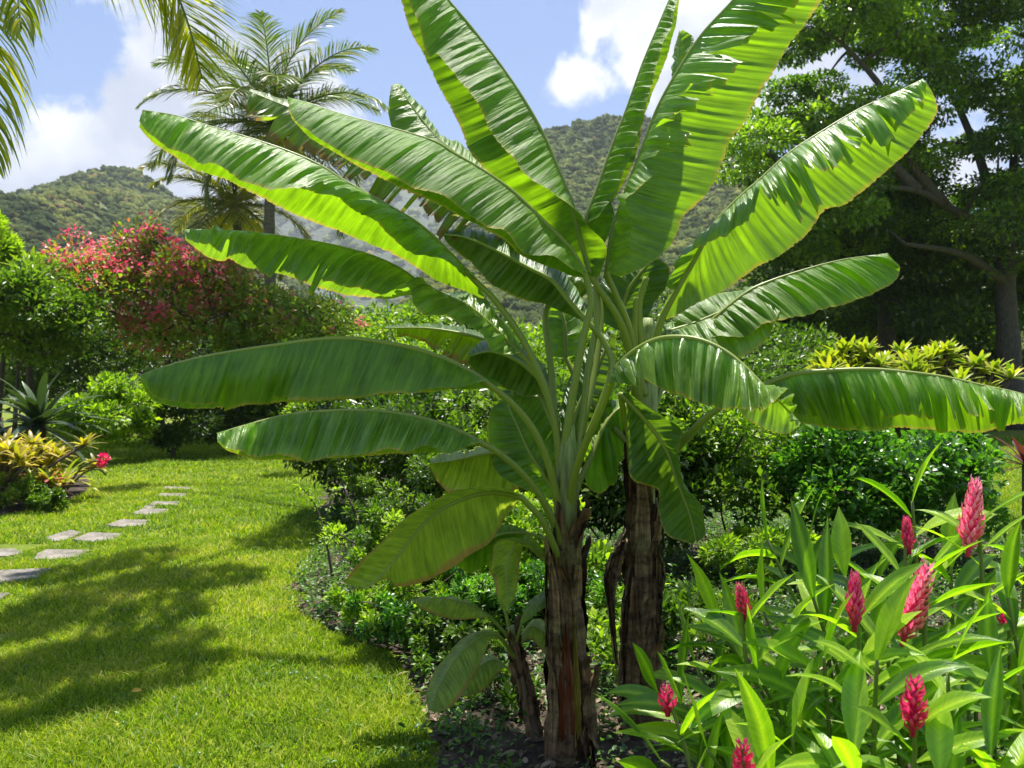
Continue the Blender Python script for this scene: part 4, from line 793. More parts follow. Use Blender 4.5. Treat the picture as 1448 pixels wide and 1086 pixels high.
# rosette plants: strap leaves
def rosette(name, loc, n, L, wd, mat, label, cat, zc=.1, elev=(.2, 1.3), droop=.8, seed=0, group=None, heads=1, spread=0, tint=(.5, .25), stem=None, hgt=None):
    rg = np.random.default_rng(seed+500); loc = np.array([loc[0], loc[1], GZ(loc[0], loc[1])]); root = empty(name, loc, label, cat, group); a = Acc(); st = Acc()
    for h_ in range(heads):
        c = loc+np.array([*(rg.normal(size=2)*spread), zc*(rg.uniform(.75, 1.15) if heads > 1 else 1)])
        if hgt is not None and heads > 1:
            q = rg.uniform(-1, 1, 2)*spread*1.6; c = loc+np.array([q[0], q[1]*.6, hgt(q[0])*rg.uniform(.6, 1)])
        V, fs = tube(catmull([loc+[0, 0, -.03], (loc+c)/2+[0, 0, .05], c], 8), .022 if heads > 1 else wd*.8, 6); st.add(V, fs, .4)
        for k in range(n):
            az = k*2.4+rg.normal()*.3; el = elev[0]+(elev[1]-elev[0])*(k/n)**.8+rg.normal()*.08; l = L*rg.uniform(.7, 1.15)*(1-.25*k/n)
            t = np.linspace(0, 1, 9); e = el-droop*t**1.5; ds = l/8
            x = np.concatenate([[0], np.cumsum(np.cos(e[:-1])*ds)]); z = np.concatenate([[0], np.cumsum(np.sin(e[:-1])*ds)])
            mid = c+np.stack([np.cos(az)*x, np.sin(az)*x, z], 1); sd = np.array([-math.sin(az), math.cos(az), 0]); ww = wd*np.sin(math.pi*np.clip(t*.82+.12, 0, 1))**.7; ww[-1] = .001
            nrm = np.cross(unit(np.gradient(mid, axis=0)), sd)
            V = np.stack([mid-sd*ww[:, None]/2-nrm*ww[:, None]*.16, mid, mid+sd*ww[:, None]/2-nrm*ww[:, None]*.16], 1).reshape(-1, 3)
            i = np.arange(8)[:, None]*3; f = np.vstack([np.hstack([i, i+1, i+4, i+3]), np.hstack([i+1, i+2, i+5, i+4])])
            a.add(V, f, np.clip(tint[0]+rg.normal()*tint[1], 0, 1))
    a.obj('foliage', FM[mat], root); st.obj('stem', BK['brown'], root); return root
rosette('strap_leaf_plant', P2(55, 12.5), 44, 1.15, .13, 'agave', 'big dark rosette of grey-green strap leaves under the trees at far left', 'plant', zc=.95, elev=(-.4, 1.35), droop=.9, seed=1)
rosette('strap_leaf_plant', P2(8, 12), 26, .9, .13, 'agave', 'smaller dark strap-leaved rosette at the left picture edge', 'plant', zc=.6, elev=(-.3, 1.2), droop=.9, seed=2)
br = rosette('bromeliad', P2(88, 11.2), 22, .66, .062, 'yellow', 'yellow bromeliad in the left bed with a crimson flower on a long stalk', 'plant', zc=.22, elev=(.25, 1.3), droop=1.1, seed=3, tint=(.7, .2))
a = Acc(); rgf = np.random.default_rng(8)
for pts in ([(95, 690), (112, 665), (128, 654), (140, 652)], [(95, 692), (120, 668), (140, 664), (150, 672)]):
    V, fs = tube(catmull(polyY(pts, 11.15, 11.0), 12), .014, 6); a.add(V, fs, .3)
a.obj('flower_stalk', BK['green'], br)
o_ = leaf_cloud(rgf, np.array([W(147, 648, 11.0), W(143, 656, 11.0)]), np.array([.06, .035]), 160, .04, .8); foliage_obj('blossom', br, [o_], FM['gred'])
# yellow and bronze foliage bed at left
ybed = [(-2, 10.4, .75, .95, 'clump of yellow croton at the left edge, tallest of the bed'), (36, 11.3, .62, .72, 'yellow croton behind the bed front, left of the bromeliad'), (50, 10.6, .36, .40, 'low reddish croton between the bromeliad and the edge')]
for i, (u, Y, r, h, lab) in enumerate(ybed):
    rosette('croton', P2(u, Y), 16, .30, .055, 'bronze' if i < 2 else 'autumn', lab, 'shrub', zc=h*.75, elev=(-.1, 1.2), droop=.7, seed=20+i, group='crotons in the left bed', heads=22 if i < 2 else 9, spread=r*.5, tint=(.55 if i < 2 else .85, .3))
shrub('low_bush', P2(10, 10.2), .5, .4, .42, 3000, .055, 'autumn', 'low bronze and green foliage at the front of the left bed', 'bush', seed=70, clumps=24, tpl=TPL_OVAL, low=.02)
shrub('low_bush', P2(62, 10.0), .3, .25, .28, 1600, .055, 'mid', 'small green plant at the tip of the left bed', 'bush', seed=71, clumps=16, tpl=TPL_OVAL, low=.02)
# crotons right, beyond the bananas
for i, (u, Y, w_, h, lab) in enumerate([(1212, 9.8, .46, 1.98, 'yellow croton bush beyond the level banana leaf, left of the two'), (1325, 9.8, .68, 2.05, 'wider yellow croton bush beyond the level banana leaf, right of the two')]):
    rosette('croton', P2(u, Y), 16, .30, .055, 'yellow', lab, 'shrub', zc=h, elev=(-.1, 1.3), droop=.6, seed=30+i, group='yellow crotons at the right', heads=60 if i else 44, spread=w_*.62, tint=(.42, .24), hgt=lambda x, w__=w_, hh=h: hh*(1-.10*(x/w__)**2*1.3))
# left garden
shrub('round_bush', P2(150, 16.0), .88, .8, 1.62, 10000, .11, 'lime', 'round bright green bush in sun at the back of the left lawn', 'bush', seed=80, clumps=50, wr=.5, low=.03, tint=(.62, .25))
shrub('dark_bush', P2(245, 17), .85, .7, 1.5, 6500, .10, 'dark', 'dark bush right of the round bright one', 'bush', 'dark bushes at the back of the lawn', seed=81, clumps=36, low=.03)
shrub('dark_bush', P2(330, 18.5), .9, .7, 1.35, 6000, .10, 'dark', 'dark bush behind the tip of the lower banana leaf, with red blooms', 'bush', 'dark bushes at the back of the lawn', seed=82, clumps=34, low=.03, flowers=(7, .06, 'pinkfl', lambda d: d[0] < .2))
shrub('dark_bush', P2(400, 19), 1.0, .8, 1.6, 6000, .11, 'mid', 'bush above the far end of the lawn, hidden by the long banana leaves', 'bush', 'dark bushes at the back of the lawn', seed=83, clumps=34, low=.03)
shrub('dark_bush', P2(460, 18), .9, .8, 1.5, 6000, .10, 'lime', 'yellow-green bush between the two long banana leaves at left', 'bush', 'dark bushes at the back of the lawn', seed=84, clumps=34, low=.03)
shrub('flowering_tree', P2(225, 20), 2.5, 2, 5.05, 19000, .13, 'autumn', 'small tree covered in pink-red blossom left of the palms', 'tree', seed=85, clumps=120, low=.42, cr=.22, tint=(.6, .25), shape=1.3, flowers=(380, .09, 'pinkfl', lambda d: d[0] < 2.0 and d[2] > 2.6-.25*min(0, d[0])))
shrub('flowering_tree', P2(405, 20.5), 1.9, 1.6, 4.1, 11000, .12, 'autumn', 'yellow-green shrub tree with scattered red buds below the palms', 'tree', seed=86, clumps=80, low=.3, cr=.24, tint=(.55, .2), flowers=(50, .06, 'pinkfl', lambda d: True))
shrub('broadleaf_tree', P2(20, 17), 1.7, 1.5, 4.15, 22000, .12, 'mid', 'bright green leafy tree at the left edge in full sun', 'tree', seed=87, clumps=80, low=.40, cr=.25, tint=(.7, .28))
shrub('broadleaf_tree', P2(110, 24), 2.0, 1.6, 3.4, 10000, .14, 'dark', 'shaded tree behind the dark rosette at left', 'tree', seed=88, clumps=50, low=.1, cr=.28)
shrub('spiky_shrub', P2(-5, 19), .9, .8, 5.5, 6000, .22, 'lime', 'pale feathery tree top at the left edge above the green tree', 'tree', seed=89, clumps=30, low=.55, cr=.3, wr=.25, tint=(.7, .2))
rosette('spiky_plant', P2(42, 18), 34, .75, .10, 'yellow', 'yellow-green spiky plant head against the dark hillside', 'plant', zc=4.1, elev=(-.3, 1.4), droop=.5, seed=9, tint=(.18, .15))
# broken line of trees at the back of the garden
back = [(520, 30, 2.6, 4.4, 'mid'), (585, 26, 2.0, 4.2, 'lime'), (650, 22, 1.6, 3.8, 'mid'), (470, 34, 2.6, 4.8, 'dark'), (560, 16, 1.2, 2.6, 'lime'), (700, 16, 1.3, 2.8, 'mid'), (770, 18, 1.5, 3.0, 'lime'), (860, 15, 1.2, 2.7, 'lime'), (940, 14, 1.2, 2.3, 'mid'), (1035, 16, 1.4, 2.5, 'mid'),
        (1080, 21, 2, 3.4, 'mid'), (300, 27, 2.3, 3.6, 'dark'), (380, 30, 2.4, 4.0, 'mid'), (200, 30, 2.6, 4.0, 'dark'), (60, 28, 2.6, 4.0, 'dark'), (-40, 24, 2.4, 4.4, 'mid'), (900, 26, 2.4, 4.6, 'mid'), (990, 28, 2.6, 4.6, 'dark')]
bn = ['hazy', 'behind']
bl_ = ['grey-green tree beyond the lawn, in the gap right of the palm trunks', 'lime tree behind the small spotted banana leaf', 'tree behind the left stalks of the banana crown', 'dark tree at the foot of the hills right of the palms', 'yellow-green bush in the gap above the long level banana leaf',
       'bush behind the small dark banana leaf', 'yellow-green bush glimpsed through the fan of stalks', 'sunlit lime bush between the two banana crowns', 'bush behind the pale bent banana leaf', 'grey-green bush right of the second banana stem, under the ribbed leaf',
       'tree behind the ribbed banana leaf, left of the crotons', 'dark tree behind the flowering tree', 'tree behind the palm trunks', 'dark tree far behind the flowering tree at left', 'dark tree far behind the rosette plant', 'tree off the left edge behind the green one', 'tree behind the banana crown', 'dark tree behind the crown towards the big tree']
for i, (u, Y, r, h, mt) in enumerate(back):
    shrub('background_tree', P2(u, Y), r, r, h, 7000, .006*Y+.02, mt, bl_[i], 'tree', 'trees at the back of the garden', seed=120+i, clumps=46, low=.05, cr=.28)
# ------------------------------------------------------------------ palms
def frond(root, path, Lm, n, droop, mat, seed, wd=.045, tint=(.45, .2), rr=(.03, .006), tmin=.08, spread=1.0, name='frond', sref=None):
    rg = np.random.default_rng(seed); P = catmull(path, 60); T = unit(np.gradient(P, axis=0)); t = np.linspace(0, 1, 60)
    S = unit(np.cross(T, np.array([0, 0, 1.]))+1e-6) if sref is None else unit(np.array(sref, float)[None]-T*(T@np.array(sref, float))[:, None]); U = np.cross(S, T); V, fs = tube(P, np.linspace(rr[0], rr[1], 60), 5); a = Acc(); 
    ra = Acc(); ra.add(V, fs, .6)
    tt = np.linspace(tmin, .995, n)
    for sgn_ in (-1, 1):
        tj = np.clip(tt+rg.normal(size=n)*.3/n, 0, 1); O = np.stack([np.interp(tj, t, P[:, k]) for k in range(3)], 1); Tj = unit(np.stack([np.interp(tj, t, T[:, k]) for k in range(3)], 1))
        Sj = np.stack([np.interp(tj, t, S[:, k]) for k in range(3)], 1); l = Lm*(np.sin(math.pi*np.clip(tj*.86+.12, 0, 1))**.65)*rg.uniform(.85, 1.1, n)
        D = unit(Sj*sgn_*spread+Tj*(.45+.9*tj[:, None])+np.array([0, 0, .22])+rg.normal(size=(n, 3))*.10)
        K = 6; pts = [O]; d = D.copy()
        for q in range(K):
            pts.append(pts[-1]+d*(l/K)[:, None]); d = unit(d+np.array([0, 0, -1.])*droop*(.5+q/K)*rg.uniform(.7, 1.3, (n, 1))/K*2)
        pts = np.stack(pts, 1); wv = unit(np.cross(D, np.array([0, 0, 1.])+rg.normal(size=(n, 3))*.5)); wq = wd*np.array([.5, 1, 1, .9, .7, .4, .02])
        A = pts-wv[:, None]*wq[None, :, None]/2; B = pts+wv[:, None]*wq[None, :, None]/2
        V = np.stack([A, B], 2).reshape(-1, 3); base = (np.arange(n)*(K+1)*2)[:, None, None]; i = np.arange(K)[None, :, None]*2
        f = (base+i+np.array([0, 1, 3, 2])[None, None]).reshape(-1, 4)
        a.add(V, f, np.repeat(np.clip(tint[0]+rg.normal(size=n)*tint[1], 0, 1), (K+1)*2))
    fo = a.obj(name, FM[mat], root); ra.obj('rachis', BK['green'], fo); return fo
def fpath(c, az, el, L, droop, n=9):
    e = el-droop*np.linspace(0, 1, n)**1.4; ds = L/(n-1)
    x = np.concatenate([[0], np.cumsum(np.cos(e[:-1])*ds)]); z = np.concatenate([[0], np.cumsum(np.sin(e[:-1])*ds)])
    return c+np.stack([math.cos(az)*x, math.sin(az)*x, z], 1)
def palm(loc, crown, Y, px_trunk, nf, L, label, seed, dead=6, rt=.14, mat='palm', elmin=-.5):
    rg = random.Random(seed); root = empty('coconut_palm', (loc[0], loc[1], 0), label, 'palm', 'coconut palms')
    P = np.array([[loc[0], loc[1], -.1]]+[W(u, v, Y) for u, v in px_trunk]); P = catmull(P, 40)
    r = np.linspace(rt*1.35, rt*.9, 40)*(1+.04*np.sin(np.arange(40)*2.4)); V, fs = tube(P, r, 12); a = Acc(); a.add(V, fs, .5); a.obj('trunk', BK['palm'], root)
    c = P[-1]
    for k in range(nf):
        az = k*2.4+rg.uniform(-.2, .2); f_ = k/nf; el = 1.35-(1.35-elmin)*f_**.9+rg.uniform(-.12, .12)
        frond(root, fpath(c, az, el, L*rg.uniform(.85, 1.1), 1.25+.5*f_), L*.28, 100, .55, mat, seed*50+k, wd=.028, tint=(.58, .25), rr=(.035, .008))
    for k in range(dead):
        frond(root, fpath(c+np.array([0, 0, -.2]), k*1.05+.4, -.5, L*.6, .9), L*.16, 40, 1.2, 'palm_y', seed*50+40+k, wd=.045, tint=(.75, .2), rr=(.03, .008))
    a = Acc(); rgn = np.random.default_rng(seed)
    for k in range(9):
        q = c+np.array([*(rgn.normal(size=2)*.22), -.35-rgn.uniform(0, .25)]); th = np.linspace(0, math.pi, 7); V, fs = tube(np.stack([q[0]+0*th, q[1]+0*th, q[2]-.12*np.cos(th)], 1), .10*np.sin(th)+.004, 8); a = Acc(); a.add(V, fs, .4); a.obj('coconut', FM['palm_y'], root); return root
palm(P2(384, 22), None, 22, [(384, 480), (381, 330), (383, 250), (386, 178)], 27, 3.7, 'tall coconut palm with grey trunk, its feathery crown against the clouds', 1)
palm(P2(345, 24), None, 24, [(346, 480), (342, 380), (332, 288)], 18, 3.0, 'shorter coconut palm just left of the tall one, with browned lower fronds', 2, dead=10, elmin=-.6, mat='palm_o')
# near palm: crown out of frame at the upper left, two fronds hang into view
np_root = empty('coconut_palm', (-5.6, 4.2, 0), 'near palm whose yellow-green fronds hang into the top left corner', 'palm', 'coconut palms')
P = catmull([(-5.6, 4.2, -.1), (-5.3, 4.3, 1.8), (-4.7, 4.5, 3.6), (-4.1, 4.7, 4.9)], 40); V, fs = tube(P, np.linspace(.2, .13, 40), 12); a = Acc(); a.add(V, fs, .5); a.obj('trunk', BK['palm'], np_root)
C0 = P[-1]
def fp(px, Y0, Y1): return np.vstack([C0, polyY(px, Y0, Y1)])
frond(np_root, fp([(0, -190), (110, -130), (200, -70), (245, -15), (268, 40), (286, 112)], 4.9, 5.2), .70, 230, .25, 'palm_y', 901, wd=.014, tint=(.45, .25), rr=(.02, .005), tmin=.15, spread=.75, sref=(1, .1, .25))
frond(np_root, fp([(-150, -140), (-80, -70), (-40, 20), (-22, 120), (-10, 230)], 4.6, 4.2), .66, 120, .9, 'palm_y', 902, wd=.020, tint=(.30, .25), rr=(.02, .005), tmin=.12, spread=.6, sref=(1, .2, .1))
frond(np_root, fp([(-170, -170), (-60, -150), (0, -95), (22, -30), (30, 40)], 4.5, 4.0), .62, 100, 1.3, 'palm_y', 903, wd=.018, tint=(.28, .22), rr=(.02, .005), tmin=.15, spread=.6)
for k, (az, el) in enumerate([(2.2, .9), (3.3, .5), (4.2, .7), (2.8, 1.2), (5.0, .9), (1.6, 1.1)]):
    frond(np_root, fpath(C0, az, el, 2.6, 1.5), .7, 60, 1.0, 'palm_y', 910+k, wd=.03, tint=(.3, .2))
# ------------------------------------------------------------------ big shade trees at the right
def big_tree(name, label, trunk, limbs, pads, L, nl, mat, seed, r0, pad_r, tint=(.45, .25), group=None):
    rg = np.random.default_rng(seed); root = empty(name, (trunk[0][0], trunk[0][1], 0), label, 'tree', group)
    a = Acc(); P = catmull(trunk, 20); V, fs = tube(P, np.linspace(r0*1.35, r0*.85, 20)*(1+.05*np.sin(np.arange(20)*1.7)), 12); a.add(V, fs, .5); a.obj('trunk', BK['grey'], root)
    nodes = [P[-1]]; a = Acc()
    for l in limbs:
        Q = catmull(l, 16); V, fs = tube(Q, np.linspace(r0*.62, r0*.2, 16), 8); a.add(V, fs, .5); nodes += list(Q[3:])
    b = grow(rg, nodes, pads, r0=r0*.32, minr=.012, sag=.08)
    a.add(np.vstack(b.V), [np.vstack(f) for f in b.F.values()], .5)
    a.obj('branch', BK['grey'], root)
    pads = np.asarray(pads); R = pad_r*rg.uniform(.6, 1.25, len(pads))
    pc = leaf_cloud(rg, pads, R, nl, L, .52, up=.15, flat=.42, tilt=.8, tint=tint)
    foliage_obj('foliage', root, [pc], FM[mat]); return root
rg = np.random.default_rng(77)
def pads_px(n, box, Y, gaps, rg):
    out = []
    while len(out) < n:
        u = rg.uniform(box[0], box[2]); v = rg.uniform(box[1], box[3]); y = rg.uniform(*Y)
        if any(((u-g[0])/g[2])**2+((v-g[1])/g[3])**2 < 1 for g in gaps): continue
        lim = 1040+(.0 if v > 250 else (250-v)*.35)+rg.uniform(-25, 25)-max(0, v-300)*.15
        if u < lim: continue
        out.append(W(u, v, y))
    return np.array(out)
gaps = [(1165, 85, 42, 22), (1215, 60, 22, 14), (1412, 95, 30, 26), (1390, 150, 16, 10), (1062, 395, 26, 22), (1110, 150, 14, 12)]
tb = np.array([(1428-CU)/F*15, 15, 0])
T1 = 28
big_tree('shade_tree', 'huge spreading tree at the right edge with pale forked limbs', [((1428-CU)/F*T1, T1, 0), W(1428, 520, T1), W(1422, 420, T1), W(1424, 330, T1)],
    [[W(1424, 345, T1), W(1380, 315, 27), W(1335, 290, 26.5), W(1298, 270, 26), W(1230, 262, 25.5)], [W(1424, 340, T1), W(1400, 270, T1), W(1378, 205, 29), W(1340, 120, 29), W(1300, 60, 30)], [W(1424, 335, T1), W(1432, 260, T1), W(1440, 180, T1), W(1480, 60, T1)],
     [W(1298, 270, 26), W(1240, 210, 26), W(1180, 150, 26), W(1120, 120, 26)], [W(1424, 340, T1), W(1500, 260, 26), W(1560, 180, 25)], [W(1335, 290, 26.5), W(1290, 230, 26), W(1250, 130, 26), W(1190, 60, 26)], [W(1422, 400, T1), W(1360, 360, 27), W(1280, 345, 26)]],
    pads_px(235, (1030, -160, 1640, 360), (24.5, 32), gaps, rg), .165, 230000, 'tree', 71, .33, 1.12, tint=(.50, .30))
big_tree('shade_tree', 'second tree with a slim dark trunk, left of the huge one', [((1252-CU)/F*31, 31, 0), W(1254, 470, 31), W(1248, 400, 31), W(1240, 340, 31)],
    [[W(1240, 340, 31), W(1190, 330, 31), W(1130, 330, 31)], [W(1240, 345, 31), W(1290, 330, 31), W(1340, 320, 31)]],
    pads_px(100, (1040, 270, 1480, 460), (28, 35), [(1062, 395, 30, 26), (1250, 480, 60, 22)], rg), .22, 52000, 'mid', 72, .30, 1.25, tint=(.42, .3))
big_tree('shade_tree', 'shaded tree behind, filling the gap under the canopy', [((1360-CU)/F*38, 38, 0), W(1360, 480, 38), W(1362, 400, 38)],
    [[W(1362, 400, 38), W(1300, 380, 38), W(1220, 370, 38)], [W(1362, 400, 38), W(1420, 380, 38)]],
    pads_px(80, (1130, 300, 1560, 520), (34, 42), [], rg), .25, 36000, 'dark', 73, .28, 1.5, tint=(.5, .3))
for i, (u, Y, r, h, mt) in enumerate([(1140, 30, 2.2, 3.6, 'dark'), (1260, 33, 2.6, 3.6, 'mid'), (1390, 34, 2.4, 3.0, 'dark'), (1480, 36, 2.6, 3.4, 'mid'), (1190, 38, 3.4, 6, 'mid'), (1320, 40, 3.6, 5.6, 'lime')]):
    shrub('understory_bush', P2(u, Y), r, r, h, 7500, .006*Y+.02, mt, ['dark undergrowth left behind the yellow crotons', 'bush behind the middle of the yellow crotons', 'dark bush right behind the wider croton, by the tree trunk', 'bush at the right edge behind the tree trunk', 'tall bush far behind the crotons at the left', 'sunlit bush glimpsed under the shade trees'][i], 'bush', 'undergrowth below the shade trees', seed=150+i, clumps=44, low=.03, cr=.28)
# unseen tree added out of frame to cast the dappled shade on the lawn
rg = np.random.default_rng(31); tg = []
for (u, v, r, k) in [(430, 735, .5, 5), (360, 760, .55, 5), (270, 790, .5, 5), (190, 840, .45, 4), (110, 870, .45, 4), (300, 840, .35, 3), (40, 900, .4, 4), (150, 930, .35, 4), (230, 900, .35, 4), (20, 960, .3, 3), (60, 690, .8, 4), (200, 675, .9, 4)]:
    g = G(u, v); h = max(6.4, 2.9+.60*g[1]+.2)
    for q in range(max(1, k-2)):
        hh = h+rg.uniform(0, 1.2); c = g+np.array([rg.normal()*r*1.25, rg.normal()*r*1.1, 0])
        tg.append(c+np.array([SUN.x, SUN.y, SUN.z])/SUN.z*hh)
tg = np.array([p for p in tg if p[2] > CAMZ+.50*p[1]+.7])
root = big_tree('unseen_shade_tree', 'unseen tree added behind the camera to shade the lawn', [(4.5, -4.5, 0), (4.3, -4, 3), (3.6, -2.8, 6)],
    [[(3.6, -2.8, 6), (2.4, 0, 8), (1, 3.5, 8.6), (0, 7, 9)], [(3.6, -2.8, 6), (1, -1, 7.6), (-2, 3, 8.4)]], tg, .14, 8000, 'tree', 74, .22, .36)

rosette('cordyline', P2(1452, 8), 22, .5, .06, 'wine', 'dark wine-red strap-leaved plant at the right edge beyond the level banana leaf', 'plant', zc=.75, elev=(-.2, 1.3), droop=.7, seed=12)
# ------------------------------------------------------------------ red gingers
def ginger_leaf(acc, o, d, up, L, wd, rg, tint):
    n = 9; t = np.linspace(0, 1, n); d = d/np.linalg.norm(d); s = np.cross(d, up); s /= np.linalg.norm(s)+1e-9; u = np.cross(s, d)
    bend = rg.uniform(.45, 1.35); pts = [np.array(o, float)]; dd = d.copy()
    for q in range(n-1):
        pts.append(pts[-1]+dd*L/(n-1)); dd = dd+np.array([0, 0, -1.])*bend/(n-1)*(.4+1.2*q/n)+s*rg.normal()*.03; dd /= np.linalg.norm(dd)
    P = np.array(pts); T = unit(np.gradient(P, axis=0)); S = unit(s[None]-T*(T@s)[:, None]); U = np.cross(S, T)
    wq = wd*np.array([.14, .48, .80, .98, 1.0, .90, .66, .32, .01])/2; fold = rg.uniform(.15, .55); tw = rg.normal()*.35
    ct, st = np.cos(tw*t), np.sin(tw*t); S2 = S*ct[:, None]+U*st[:, None]; U2 = U*ct[:, None]-S*st[:, None]
    wave = .09*np.sin(t*rg.uniform(9, 15)+rg.uniform(0, 6))
    rows = []
    for a_, f_ in ((-1, 1), (-.5, .42), (-.06, .02), (.06, .02), (.5, .42), (1, 1)):
        rows.append(P+S2*(wq*a_)[:, None]+U2*(wq*(fold*f_+wave*abs(a_)*np.sign(a_)-.10*(1 if abs(a_) == 1 else 0)))[:, None])
    V = np.stack(rows, 1).reshape(-1, 3); i = np.arange(n-1)[:, None]*6; j = np.arange(5)[None]; f = np.stack([i+j, i+j+1, i+6+j+1, i+6+j], -1).reshape(-1, 4)
    ti = np.tile(np.array([.12, 0, .6, .6, 0, .12]), n)+tint; acc.add(V, f, np.clip(ti, 0, 1), np.stack([np.repeat(t*L, 6)-np.tile(np.array([.03, .015, 0, 0, .015, .03]), n), np.tile(np.array([-1, -.5, -.06, .06, .5, 1.]), n)], 1))
BR_T = (np.array([[0, 0, 0], [.35, .30, .10], [.35, -.30, .10], [.70, .34, .02], [.70, -.34, .02], [1, 0, .16], [.38, 0, -.10], [.72, 0, -.12]]),
        [np.array([[1, 3, 7, 6], [6, 7, 4, 2]]), np.array([[0, 1, 6], [0, 6, 2], [3, 5, 7], [7, 5, 4]])])
def ginger_flower(root, tip, axis, L, wd, mat, rg, open_=1.0):
    axis = axis/np.linalg.norm(axis); n = int(70*L/.2) if open_ > .5 else 54; k = np.arange(n); t = k/(n-1.)
    ref = np.cross(axis, [0, 1, 0]); ref /= np.linalg.norm(ref); r2 = np.cross(axis, ref); az = k*2.39996
    rad = (ref[None]*np.cos(az)[:, None]+r2[None]*np.sin(az)[:, None])
    O = tip-axis*L+axis[None]*(L*.93*t)[:, None]+rad*(.004)
    spread = (1.25-.6*t)*open_*np.where(t < .12, .5, 1)+.12
    X = unit(rad*spread[:, None]+axis[None]*(.85+.35*t)[:, None]); ln = wd*1.25*(.95-.50*t**1.6)*np.where(t < .1, .75, 1)*rg.uniform(.85, 1.12, n)
    V, fs = scatter(BR_T, O, X, rad*-1.0+axis[None]*.4, ln, ln*.36)
    tv = np.tile(BR_T[0][:, 0], n)*.55+np.repeat(np.clip(.15+.25*t+rg.normal(size=n)*.10, 0, 1), 8)
    a = Acc(); a.add(V, fs, np.clip(tv, 0, 1)); 
    Vt, ft = tube(np.array([tip-axis*L*1.08, tip-axis*L*.5, tip-axis*.03]), [.008, .009, .004], 6); a.add(Vt, ft, .1)
    return a.obj('flower_spike', FM[mat], root)
def ginger(tipuv, Y, baseu, label, flower=None, seed=0, nleaf=11, Lf=.36, h0=0.0, baseY=None):
    rg = np.random.default_rng(seed+300); tip = W(*tipuv, Y)-(np.array([0, 0, .10]) if flower is None else 0); bY = baseY or Y+rg.uniform(-.1, .15); b = np.array([(baseu-CU)/F*bY, bY, -.02])
    root = empty('red_ginger', (b[0], b[1], 0), label, 'ginger plant', 'red ginger plants')
    P = catmull([b, b+(tip-b)*np.array([.22, .22, .5]), tip], 30); V, fs = tube(P, np.linspace(.011, .005, 30), 7); a = Acc(); a.add(V, fs, .5); a.obj('stem', BK['green'], root)
    a = Acc(); T = unit(np.gradient(P, axis=0)); d = np.concatenate([[0], np.cumsum(np.linalg.norm(np.diff(P, axis=0), axis=1))]); tot = d[-1]
    az0 = rg.normal()*.55
    for k in range(nleaf):
        s = tot-.004-(.14 if flower else 0)-k*rg.uniform(.048, .075)
        if s < .12: break
        o = np.array([np.interp(s, d, P[:, q]) for q in range(3)]); tg_ = unit(np.array([np.interp(s, d, T[:, q]) for q in range(3)]))
        az = az0+(k % 2)*math.pi+rg.normal()*.35; side = np.array([math.cos(az), math.sin(az)*.8, 0]); side -= tg_*(side@tg_); side /= np.linalg.norm(side)
        ang = (.35 if k == 0 and not flower else rg.uniform(.6, .95)+.02*k)
        dr = tg_*math.cos(ang)+side*math.sin(ang); up = tg_*math.sin(ang)-side*math.cos(ang)
        ginger_leaf(a, o+dr*0, dr, up, Lf*rg.uniform(.75, 1.12)*(.85 if k < 2 else 1), rg.uniform(.050, .070), rg, float(np.clip(.38+rg.normal()*.24, 0, .9)))
    a.obj('foliage', FM['ginger'], root)
    if flower:
        L, wd, mat, op = flower; ginger_flower(root, tip, T[-1]+np.array([0, 0, .6])+rg.normal(size=3)*.16, L, wd, mat, rg, op)
    return root
big1 = (.235, .052, 'gpink', .75); big2 = (.25, .055, 'gpink', 1.0); med = (.14, .044, 'gred', .9); sm = (.11, .034, 'gred', .5); 
